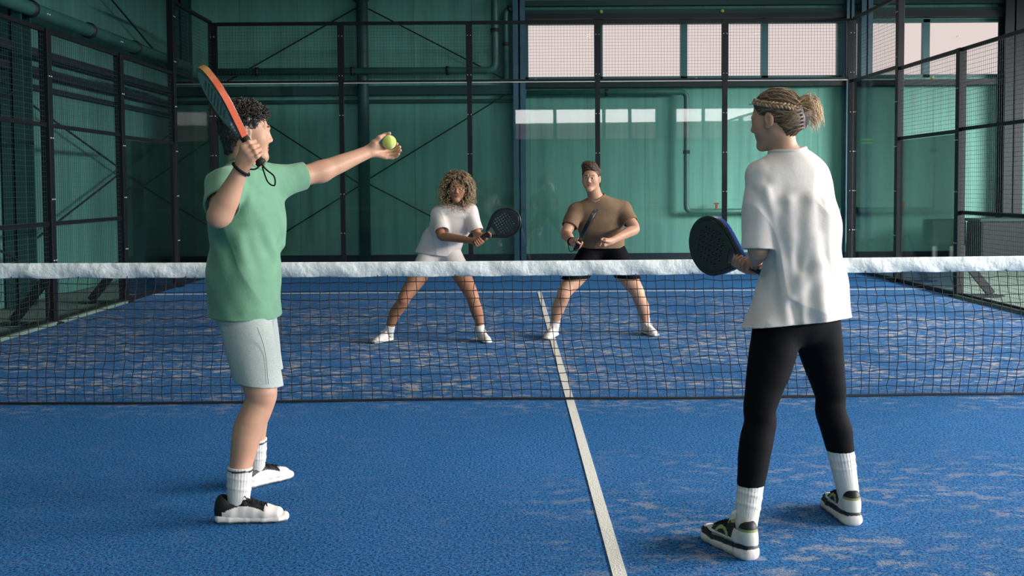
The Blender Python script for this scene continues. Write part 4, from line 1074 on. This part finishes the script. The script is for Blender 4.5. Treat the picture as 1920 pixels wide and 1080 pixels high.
    # plait
    for side in (-1,):
        base = [L(C0 + unit(V3(side * x, y, z)) * RR * 1.03) for x, y, z in ((.45, .72, .48), (.70, .50, .36), (.92, .16, .22), (.92, -.25, .08), (.72, -.65, -.05), (.35, -.95, -.22))]
        cp = spline(base, 60)
        for ph in (0, 2.094, 4.189):
            pts = []
            for i, q in enumerate(cp):
                t = i / 59; nrm = unit(q - L(C0)); tg = unit(cp[min(i + 1, 59)] - cp[max(i - 1, 0)]); bi = np.cross(tg, nrm)
                a = t * 34 + ph; pts.append(q + bi * .0085 * math.sin(a) + nrm * .0045 * math.sin(2 * a))
            m.tube(pts, .0048, 6, True, lerp(lin(150, 118, 88), lin(196, 160, 122), ph / 4.2))
    # loose tail above the clip
    paths = []; cs = []; rs = []
    k0 = knot + V3(-.004, .0, .022)
    for i in range(520):
        s0 = k0 + r.normal(size=3) * V3(.012, .006, .014)
        out = V3(.40 + .25 * r.normal(), -1.0, .30 + .38 * r.normal()); out = unit(out); ln = .034 + .030 * r.rand()
        droop = .02 + .05 * r.rand()
        p = [s0, s0 + out * ln * .5 + V3(0, 0, .006), s0 + out * ln + V3(0, 0, -.004), s0 + out * ln * 1.25 + V3(0, 0, -.35 * droop), s0 + out * ln * 1.25 + V3(0, 0, -droop)]
        paths.append([L(q) for q in spline(p, 10)]); rs.append(.0007 + .0008 * r.rand()); cs.append(lerp(lin(150, 112, 78), lin(238, 208, 166), r.rand()))
    for i in range(110):                                             # strands swept up over the knot
        a = L((.02 * r.normal(), -.075, .085)); b = L(k0 + r.normal(size=3) * .01); mid = L((.015 * r.normal(), -.115, .060))
        paths.append(spline([a, mid, b], 8)); rs.append(.0014); cs.append(lerp(lin(160, 124, 88), lin(222, 190, 146), r.rand()))
    for i in range(24):                                             # wisps
        p, n = V3(0, .07, .075) + r.normal(size=3) * V3(.03, .01, .006), unit(r.normal(size=3) * .6 + V3(0, .5, .4))
        paths.append([L(p), L(p + n * .012), L(p + n * .020 + V3(0, 0, -.006))]); rs.append(.0005); cs.append(lin(150, 120, 90))
    locks(m, paths, np.array(rs), 4, cs, (.8, 1, 1, .4))
    m.build('hair', M['hair_blonde'], root, True)
    # clip: two toothed jaws and a pair of thumb plates
    m = MB(); c0 = L((.006, -.122, -.010)); up = HR @ unit(V3(-.20, -.05, 1)); bk = HR @ V3(0, -1, 0); rt = np.cross(up, bk)
    for q in (-1, 1):
        sp = [c0 + up * z + rt * q * (.010 + .012 * (1 - (z / .045) ** 2)) + bk * (.006 - 6 * z * z) for z in np.linspace(-.044, .044, 14)]
        m.tube(sp, .0062, 8)
        for i in range(1, 13, 2):
            m.tube(spline([sp[i], sp[i] + rt * q * .014 - bk * .004, sp[i] + rt * q * .024 - bk * .020], 6), [.0042, .004, .0036, .003, .0024, .0016], 6)
        m.box(c0 + bk * .020 + rt * q * .013, (.004, .030, .034), np.stack([unit(rt * q + bk * .8), unit(bk - rt * q * .8), up], 1))
    m.tube([c0 + up * z + bk * .010 for z in (-.03, .03)], .006, 8)
    m.build('claw_clip', M['clip'], root, True, label='pale pink claw clip')
    # t-shirt, oversized
    T = Field()
    T.seg((.728, -2.68, .80), (.742, -2.68, .97), (.206, .158), (.158, .134), .06, side=sd)
    T.seg((.742, -2.68, .97), (.730, -2.68, 1.20), (.150, .130), (.142, .122), .06, side=sd)
    T.seg((.730, -2.68, 1.20), (.703, -2.675, 1.385), (.146, .124), (.150, .098), .06, side=sq)
    T.seg((.604, -2.715, .78), (.645, -2.70, .95), .112, .075, .05); T.seg((.845, -2.64, .80), (.815, -2.65, .98), .085, .065, .05)
    T.seg(shL, (.690, -2.678, 1.440), .056, .060, .06); T.seg(shR, (.690, -2.678, 1.440), .056, .060, .06)
    slL = lerp(shL, elL, 1.03); TL = Field(); TL.chain([(shL, .054), (lerp(shL, elL, .45), (.060, .062)), (slL, (.064, .066)), (lerp(shL, elL, 1.25), (.064, .066))], .04)
    slR = lerp(shR, elR, .85); TR = Field(); TR.chain([(shR, .056), (lerp(shR, elR, .45), (.064, .062)), (slR, (.068, .068)), (lerp(shR, elR, 1.2), (.068, .066))], .04)
    axL, axR = unit(elL - shL), unit(elR - shR)
    for a, b, ra in (((.600, -2.765, 1.37), (.650, -2.795, 1.18), .008), ((.575, -2.785, 1.34), (.625, -2.79, 1.10), .009), ((.655, -2.795, 1.30), (.668, -2.815, .98), .008),
                     ((.735, -2.795, 1.30), (.700, -2.815, 1.00), .007), ((.790, -2.78, 1.30), (.815, -2.80, .98), .008), ((.745, -2.80, 1.16), (.770, -2.835, .88), .009),
                     ((.63, -2.79, 1.06), (.645, -2.83, .86), .006), ((.668, -2.825, .95), (.76, -2.815, 1.06), .006), ((.69, -2.82, 1.02), (.70, -2.835, .86), .006),
                     ((.55, -2.765, 1.36), (.60, -2.78, 1.27), .007)):
        T.seg(a, b, ra, ra * .4, .045)
    def fold(P):
        w = smooth01(1.18 - P[..., 2], 0, .32)
        th = np.arctan2(P[..., 1] + 2.68, P[..., 0] - .72)
        f = .0048 * waves(P * V3(1, 1, .32), 31, 22) * (.5 + w) + .0016 * waves(P, 32, 52) + .007 * crease(P * V3(1, 1, .5), 33, 13)
        return f + .010 * w * np.sin(th * 5 + .8 + 1.5 * (P[..., 2] - .8))
    hole, ring = neck_hole(T, (.680, -2.678), .066, 1.36, 1.54)
    cloth(T, [((.725, -2.68, .836), (.09, -.10, -1), None), hole],
          [(TL, slL, axL), (TR, slR, axR)], fold=fold, k=.014)
    m = MB(); m.field(T, .0042); sh = m.build('t_shirt', M['white_cloth'], root, True)
    m = MB(); m.tube(ring, .0085, 8, False); m.build('collar', M['white_cloth'], sh, True)
    # leggings
    K = Field()
    K.seg((.732, -2.68, .97), (.718, -2.68, .86), (.126, .102), (.165, .118), .04, side=sd)
    K.chain(legL, .03, grow=.005); K.chain(legR, .03, grow=.005)
    ca, cb = lerp(kL, aL, .66), lerp(kR, aR, .54)
    def kp(P, d):
        d = d - .0012 * waves(P * V3(1, 1, 2), 41, 40)
        d = np.where(P[..., 0] < .72, np.maximum(d, (ca - P) @ V3(0, 0, 1)), np.maximum(d, (cb - P) @ V3(0, 0, 1)))
        return np.maximum(d, P[..., 2] - .95)
    K.post = kp; K.pad = .004
    m = MB(); m.field(K, .0046); m.build('leggings', M['black_cloth'], root, True)
    sock(root, tuple(aL - V3(0, 0, .015)), tuple(lerp(kL, aL, .64)), tuple(aL + V3(-.004, -.018, -.05)), .0475, .041, r_heel=.038)
    sock(root, tuple(aR - V3(0, 0, .015)), tuple(lerp(kR, aR, .50)), tuple(aR + V3(0, -.018, -.05)), .0525, .041, r_heel=.038)
    shoe(root, (.502, -2.935, 0), (-.42, .91), .30, 'chunky')
    shoe(root, (.990, -2.560, 0), (-.06, 1), .30, 'chunky')
    rk = empty('padel_racket', tuple(hand), 'black racket with blue rim gripped in front of the loose white t-shirt', 'racket', 'padel rackets')
    z = ax; xx = unit(V3(.1, -.25, 1)); xx = unit(xx - z * (xx @ z)); yy = np.cross(z, xx); RR2 = np.stack([xx, yy, z], 1); butt = hand - ax * .125
    rim, fac, gr = racket_parts(rk, h=.003, rim_col=lambda v: np.where(((v[:, 1] < -.012) | (v[:, 1] > .016))[:, None], np.array(lin(14, 18, 26)), np.where((v[:, 1] > -.002)[:, None], np.array(lin(30, 60, 130)), np.array(lin(16, 22, 34)))),
                                face_col=lambda v: np.array(lin(14, 22, 30)) * (1 + .6 * waves(v, 51, 160)[:, None]).clip(.4, 2))
    place(rim, butt, RR2).build('frame', M['racket'], rk, True); place(fac, butt, RR2).build('face', M['racket'], rk, True); place(gr, butt, RR2).build('grip', M['rubber'], rk, True)
    return root
# ---------------------------------------------------------------- the two people across the net
def build_curly():
    root = empty('person', (-.98, 2.6, 0), 'person with big curly hair in white t-shirt leaning forward behind the net', 'person')
    hc = V3(-.832, 2.43, 1.352); hf = unit((.03, -1, -.06)); HR = frame(hf, (.06, 0, 1)); hs = .96
    F = Field(); sd = unit((1, .12, .10)); h = .0052
    F.seg((-1.005, 2.70, .80), (-.975, 2.68, .88), (.160, .110), (.145, .10), .04, side=sd)
    F.seg((-.975, 2.68, .88), (-.895, 2.56, 1.03), (.122, .090), (.140, .100), .05, side=sd)
    F.seg((-.895, 2.56, 1.03), (-.855, 2.50, 1.145), (.145, .095), (.125, .07), .05, side=sd)
    shR, shL = V3(-.992, 2.49, 1.135), V3(-.718, 2.50, 1.155)
    F.seg(shR, (-.850, 2.495, 1.185), .045, .048, .05); F.seg(shL, (-.850, 2.495, 1.185), .045, .048, .05)
    legR = [((-1.075, 2.69, .78), .094), ((-1.19, 2.61, .58), .082), ((-1.300, 2.53, .41), .058), ((-1.325, 2.535, .35), .052), ((-1.395, 2.575, .26), .053), ((-1.445, 2.605, .14), .037), ((-1.460, 2.61, .06), .034)]
    legL = [((-.925, 2.68, .78), .094), ((-.815, 2.60, .60), .082), ((-.715, 2.50, .42), .058), ((-.700, 2.51, .36), .052), ((-.675, 2.56, .27), .053), ((-.648, 2.60, .15), .037), ((-.640, 2.61, .06), .034)]
    F.chain(legR, .03); F.chain(legL, .03)
    elR, wrR = V3(-.965, 2.36, .945), V3(-.690, 2.17, .912); elL, wrL = V3(-.655, 2.44, .940), V3(-.600, 2.20, .945)
    F.chain([(shR, .046), (lerp(shR, elR, .5), .041), (elR, .037), (lerp(elR, wrR, .3), .037), (wrR, (.021, .025))], .03)
    F.chain([(shL, .046), (lerp(shL, elL, .5), .041), (elL, .037), (lerp(elL, wrL, .3), .037), (wrL, (.021, .025))], .03)
    hand = V3(-.575, 2.135, .962); ax = unit(V3(.84, -.06, .54))
    grip(F, hand, ax, (.35, .45, -.6), wrL, .0165, turn=1, s=.93); grip(F, hand - ax * .085, ax, (-.3, .2, -.8), wrR, .0165, turn=-1, s=.93)
    face_solid(F, hc, HR, hs, True, neck_to=(-.846, 2.495, 1.19), neck_r=.047)
    m = MB(); m.field(F, h * .8, face_tint(hc, HR, hs, lip=(.72, .42, .40), brow=(.16, .12, .10))); m.build('body', M['skin_brown'], root, True)
    eyes(root, hc, HR, hs)
    L = lambda p: hc + hs * (HR @ V3(p))
    H = Field(); H.ell(L((0, -.022, .038)), np.array((.090, .098, .096)) * hs, HR, .01); H.ell(L((0, -.045, -.05)), np.array((.092, .060, .080)) * hs, HR, .03)
    def hp(P, d):
        q = (P - hc) @ HR / hs
        lim = np.interp(q[..., 1], [-.11, .0, .02, .045, .065, .09, .12], [-.15, -.15, -.02, .045, .064, .070, .075])
        return np.maximum(d, (lim - q[..., 2]) * hs * .8)
    H.post = hp; H.pad = .01
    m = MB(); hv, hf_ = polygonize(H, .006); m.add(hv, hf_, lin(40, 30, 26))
    r = np.random.RandomState(12); N = surface_dirs(H, hv); loc = (hv - hc) @ HR / hs; paths = []; rs = []; cs = []
    pick = [i for i in r.permutation(len(hv)) if loc[i] @ loc[i] > .0055 and N[i] @ (hv[i] - hc) > .02][:1500]
    for i in pick:
        p, n = hv[i], N[i]; side = abs(loc[i][0]) > .03 or loc[i][1] < .0
        ln = .055 + .095 * r.rand(); ln *= 1.0 if side else .55
        out = unit(n + HR @ V3(np.sign(loc[i][0]) * .25, -.35 * (loc[i][1] > .03), .0) + r.normal(size=3) * .4)
        t = unit(np.cross(out, r.normal(size=3))); b = np.cross(out, t); cr = .006 + .006 * r.rand(); ph = r.rand() * 6; tw = 12 + 9 * r.rand(); pts = []; cc = []
        for s in np.linspace(0, 1, 18):
            a = ph + s * tw; q = p + out * ln * .62 * (1 - (1 - s) ** 1.6) + V3(0, 0, -1) * ln * .45 * s ** 1.7 + (t * math.cos(a) + b * math.sin(a)) * cr * min(1, s * 4)
            pts.append(q)
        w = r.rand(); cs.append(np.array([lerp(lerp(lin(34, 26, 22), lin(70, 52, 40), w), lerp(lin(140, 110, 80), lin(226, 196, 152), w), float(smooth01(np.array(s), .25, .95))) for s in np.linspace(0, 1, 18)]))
        paths.append(pts); rs.append(.0013 + .0011 * r.rand())
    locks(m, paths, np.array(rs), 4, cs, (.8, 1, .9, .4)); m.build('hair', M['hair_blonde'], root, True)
    T = Field()
    T.seg((-1.03, 2.72, .74), (-.985, 2.68, .88), (.205, .160), (.178, .140), .05, side=sd)
    T.seg((-.985, 2.68, .88), (-.897, 2.56, 1.03), (.160, .125), (.172, .125), .06, side=sd)
    T.seg((-.897, 2.56, 1.03), (-.855, 2.50, 1.14), (.172, .122), (.150, .090), .06, side=sd)
    T.seg(shR, (-.850, 2.495, 1.175), .055, .058, .05); T.seg(shL, (-.850, 2.495, 1.175), .055, .058, .05)
    TR = Field(); slR = lerp(shR, elR, .78); TR.chain([(shR, .056), (slR, .066), (lerp(shR, elR, 1.1), .068)], .03)
    TL = Field(); slL = lerp(shL, elL, .78); TL.chain([(shL, .056), (slL, .064), (lerp(shL, elL, 1.1), .066)], .03)
    for a, b in (((-.99, 2.50, 1.00), (-1.07, 2.58, .82)),): T.seg(a, b, .010, .006, .04)
    hole, ring = neck_hole(T, (-.848, 2.482), .066, 1.08, 1.28)
    fold = lambda P: .0050 * waves(P * V3(1, 1, .40), 61, 24) + .006 * crease(P * V3(1, 1, .5), 64, 14)
    cloth(T, [((-1.02, 2.70, .765), (-.12, .0, -1), None), hole], [(TR, slR, unit(elR - shR)), (TL, slL, unit(elL - shL))], fold=fold, t=.010)
    m = MB(); m.field(T, h); sh = m.build('t_shirt', M['white_cloth'], root, True)
    m = MB(); m.tube(ring, .008, 8, False); m.build('collar', M['white_cloth'], sh, True)
    K = Field(); K.seg((-1.005, 2.70, .90), (-1.01, 2.70, .80), (.150, .110), (.172, .122), .03, side=sd)
    K.chain(legR[:2] + [(legR[2][0], .072)], .03, grow=.010); K.chain(legL[:2] + [(legL[2][0], .072)], .03, grow=.010)
    cloth(K, [((-1.0, 2.65, .60), (0, 0, -1), None)], t=.010, fold=lambda P: .003 * waves(P, 63, 30))
    m = MB(); m.field(K, h); m.build('shorts', M['white_cloth'], root, True)
    for an, hl, fw in (((-1.456, 2.61, .085), (-1.435, 2.665, 0), (-.55, -.8)), ((-.643, 2.605, .085), (-.655, 2.665, 0), (.35, -.93))):
        sock(root, an, V3(an) + V3(.006 * (1 if an[0] < -1 else -1) * 2, -.005, .055), V3(an) + V3(0, .01, -.03), .043, .041, False, .006, r_heel=.036)
        shoe(root, hl, fw, .255, 'white', sc=1.8)
    rk = empty('padel_racket', tuple(hand), 'black round racket held out sideways by the person with curly hair', 'racket', 'padel rackets')
    z = ax; yy = unit(V3(.10, -1, .1)); yy = unit(yy - z * (yy @ z)); xx = np.cross(yy, z); RR = np.stack([xx, yy, z], 1); butt = hand - ax * .125
    rim, fac, gr = racket_parts(rk, h=.004, rim_col=lambda v: np.ones((len(v), 3)) * lin(15, 17, 21), face_col=lambda v: np.ones((len(v), 3)) * lin(24, 27, 33))
    place(rim, butt, RR).build('frame', M['racket'], rk, True); place(fac, butt, RR).build('face', M['racket'], rk, True); place(gr, butt, RR).build('grip', M['rubber'], rk, True)
    return root

def build_opponent():
    root = empty('person', (.45, 2.85, 0), 'person with short brown hair in brown t-shirt and black shorts, elbows out behind the net', 'person')
    hc = V3(.345, 2.63, 1.432); hf = unit((-.30, -1, .02)); HR = frame(hf, (.03, 0, 1)); hs = .97
    F = Field(); sd = unit((1, .05, -.02)); h = .0054
    F.seg((.470, 2.96, .80), (.468, 2.93, .88), (.165, .115), (.155, .11), .04, side=sd)
    F.seg((.468, 2.93, .88), (.442, 2.80, 1.03), (.145, .105), (.165, .115), .05, side=sd)
    F.seg((.442, 2.80, 1.03), (.428, 2.74, 1.15), (.175, .115), (.165, .08), .05, side=sd)
    shR, shL = V3(.215, 2.74, 1.145), V3(.640, 2.75, 1.155)
    F.seg(shR, (.420, 2.735, 1.222), .058, .060, .06); F.seg(shL, (.420, 2.735, 1.222), .058, .060, .06)
    legR = [((.385, 2.94, .78), .104), ((.250, 2.84, .58), .090), ((.115, 2.74, .42), .064), ((.095, 2.745, .36), .058), ((.055, 2.79, .26), .058), ((.028, 2.83, .14), .040), ((.020, 2.84, .06), .037)]
    legL = [((.560, 2.94, .78), .104), ((.665, 2.86, .58), .090), ((.765, 2.78, .42), .064), ((.785, 2.79, .36), .058), ((.830, 2.87, .26), .058), ((.862, 2.95, .14), .040), ((.868, 2.97, .06), .037)]
    F.chain(legR, .03); F.chain(legL, .03)
    elR, wrR = V3(.120, 2.62, .945), V3(.165, 2.46, .880); elL, wrL = V3(.730, 2.63, .985), V3(.500, 2.45, .885)
    F.chain([(shR, .060), (lerp(shR, elR, .5), .053), (elR, .045), (lerp(elR, wrR, .35), .046), (wrR, (.026, .031))], .03)
    F.chain([(shL, .060), (lerp(shL, elL, .5), .053), (elL, .045), (lerp(elL, wrL, .3), .046), (wrL, (.026, .031))], .03)
    hand = V3(.212, 2.395, .862); ax = unit(V3(.32, -.50, .72))
    grip(F, hand, ax, (-.5, .5, .6), wrR, .0165, turn=-1)
    grip(F, wrL + V3(-.075, -.055, -.012), (.2, -.4, .8), (.7, .65, .1), wrL, .010, turn=1)
    face_solid(F, hc, HR, hs, False, neck_to=(.400, 2.735, 1.225), neck_r=.060)
    m = MB(); m.field(F, h * .8, face_tint(hc, HR, hs, lip=(.82, .52, .46), brow=(.30, .22, .18))); m.build('body', M['skin'], root, True)
    eyes(root, hc, HR, hs, (.06, .09, .12))
    L = lambda p: hc + hs * (HR @ V3(p))
    H = Field(); H.ell(L((0, -.016, .040)), np.array((.0805, .099, .088)) * hs, HR, .01); H.ell(L((.006, .028, .112)), np.array((.054, .052, .024)) * hs, HR, .03)
    def hp(P, d):
        q = (P - hc) @ HR / hs
        lim = np.interp(q[..., 1], [-.11, -.06, -.03, -.005, .03, .055, .075, .11], [-.06, -.06, -.045, .014, .016, .060, .076, .085])
        return np.maximum(d - .002 * waves(P, 73, 120), (lim - q[..., 2]) * hs * .8)
    H.post = hp; H.pad = .01
    m = MB(); hv, hf_ = polygonize(H, .006); m.add(hv, hf_, lin(66, 48, 38))
    r = np.random.RandomState(22); N = surface_dirs(H, hv); loc = (hv - hc) @ HR / hs; paths = []; rs = []; cs = []
    pick = [i for i in r.permutation(len(hv)) if loc[i] @ loc[i] > .0055 and N[i] @ (hv[i] - hc) > .03][:1300]
    for i in pick:
        p, n = hv[i], N[i]; top = float(smooth01(np.array(loc[i][2]), .05, .10)); ln = .010 + .030 * top * (.6 + .6 * r.rand())
        dr = HR @ (V3(.55, -.1, .45) if loc[i][1] > 0 else V3(.2, -.5, -.4)); q = []
        for s in np.linspace(0, 1, 6): q.append(p + n * ln * .28 * math.sin(s * 2.6) + dr * ln * .9 * s + r.normal(size=3) * .0012)
        paths.append(q); rs.append(.0014 + .0008 * r.rand()); cs.append(lerp(lin(52, 38, 31), lin(128, 96, 74), r.rand()))
    locks(m, paths, np.array(rs), 4, cs, (1, 1, .9, .4)); m.build('hair', M['hair_dark'], root, True)
    T = Field()
    T.seg((.470, 2.95, .76), (.468, 2.92, .90), (.205, .155), (.190, .145), .05, side=sd)
    T.seg((.468, 2.92, .90), (.442, 2.80, 1.03), (.178, .138), (.196, .138), .06, side=sd)
    T.seg((.442, 2.80, 1.03), (.428, 2.74, 1.15), (.200, .136), (.185, .098), .06, side=sd)
    T.seg(shR, (.418, 2.735, 1.225), .066, .066, .06); T.seg(shL, (.418, 2.735, 1.225), .066, .066, .06)
    TR = Field(); slR = lerp(shR, elR, .66); TR.chain([(shR, .070), (slR, .070), (lerp(shR, elR, 1), .070)], .03)
    TL = Field(); slL = lerp(shL, elL, .66); TL.chain([(shL, .070), (slL, .070), (lerp(shL, elL, 1), .070)], .03)
    hole, ring = neck_hole(T, (.404, 2.722), .068, 1.10, 1.32); fold = lambda P: .0046 * waves(P * V3(1, 1, .45), 71, 26) + .005 * crease(P * V3(1, 1, .5), 75, 14)
    cloth(T, [((.47, 2.94, .80), (0, 0, -1), None), hole], [(TR, slR, unit(elR - shR)), (TL, slL, unit(elL - shL))], fold=fold, t=.010)
    m = MB(); m.field(T, h); sh = m.build('t_shirt', M['brown_cloth'], root, True)
    m = MB(); m.tube(ring, .009, 8, False); m.build('collar', M['brown_cloth'], sh, True)
    K = Field(); K.seg((.470, 2.96, .92), (.470, 2.96, .80), (.160, .118), (.182, .130), .03, side=sd)
    K.chain(legR[:2] + [(legR[2][0], .082)], .03, grow=.014); K.chain(legL[:2] + [(legL[2][0], .082)], .03, grow=.014)
    cloth(K, [((.47, 2.9, .53), (0, 0, -1), None)], t=.010, fold=lambda P: .003 * waves(P, 74, 30))
    m = MB(); m.field(K, h); m.build('shorts', M['black_cloth'], root, True)
    for an, hl, fw in (((.022, 2.84, .085), (.040, 2.900, 0), (-.35, -.93)), ((.867, 2.968, .085), (.852, 3.030, 0), (.32, -.95))):
        sock(root, an, V3(an) + V3(.012 if an[0] < .4 else -.012, -.01, .10), V3(an) + V3(0, .01, -.03), .046, .043, False, .006, r_heel=.038)
        shoe(root, hl, fw, .28, 'white', sc=1.8)
    rk = empty('padel_racket', tuple(hand), 'black racket held edge-on in both hands of the person in the brown t-shirt', 'racket', 'padel rackets')
    z = ax; yy = unit(V3(.80, -.10, -.5)); yy = unit(yy - z * (yy @ z)); xx = np.cross(yy, z); RR = np.stack([xx, yy, z], 1); butt = hand - ax * .06
    rim, fac, gr = racket_parts(rk, h=.004, rim_col=lambda v: np.ones((len(v), 3)) * lin(16, 18, 22), face_col=lambda v: np.ones((len(v), 3)) * lin(22, 24, 30))
    place(rim, butt, RR).build('frame', M['racket'], rk, True); place(fac, butt, RR).build('face', M['racket'], rk, True); place(gr, butt, RR).build('grip', M['rubber'], rk, True)
    st = MB(); wp = lerp(elR, wrR, .92); wf = unit(wrR - elR); u1 = unit(np.cross(wf, (0, 0, 1))); u2 = np.cross(wf, u1)
    st.tube([wp + (u1 * math.cos(t) + u2 * math.sin(t)) * .036 for t in np.linspace(0, 2 * math.pi, 24)], .006, 6); 
    st.tube(spline([wp + u1 * .034, wp + V3(-.03, -.04, -.05), wp + V3(-.015, -.06, -.085), butt], 18), .004, 6)
    st.build('wrist_strap', M['dark_cloth'], rk, True)
    return root
build_server(); build_partner(); build_curly(); build_opponent()
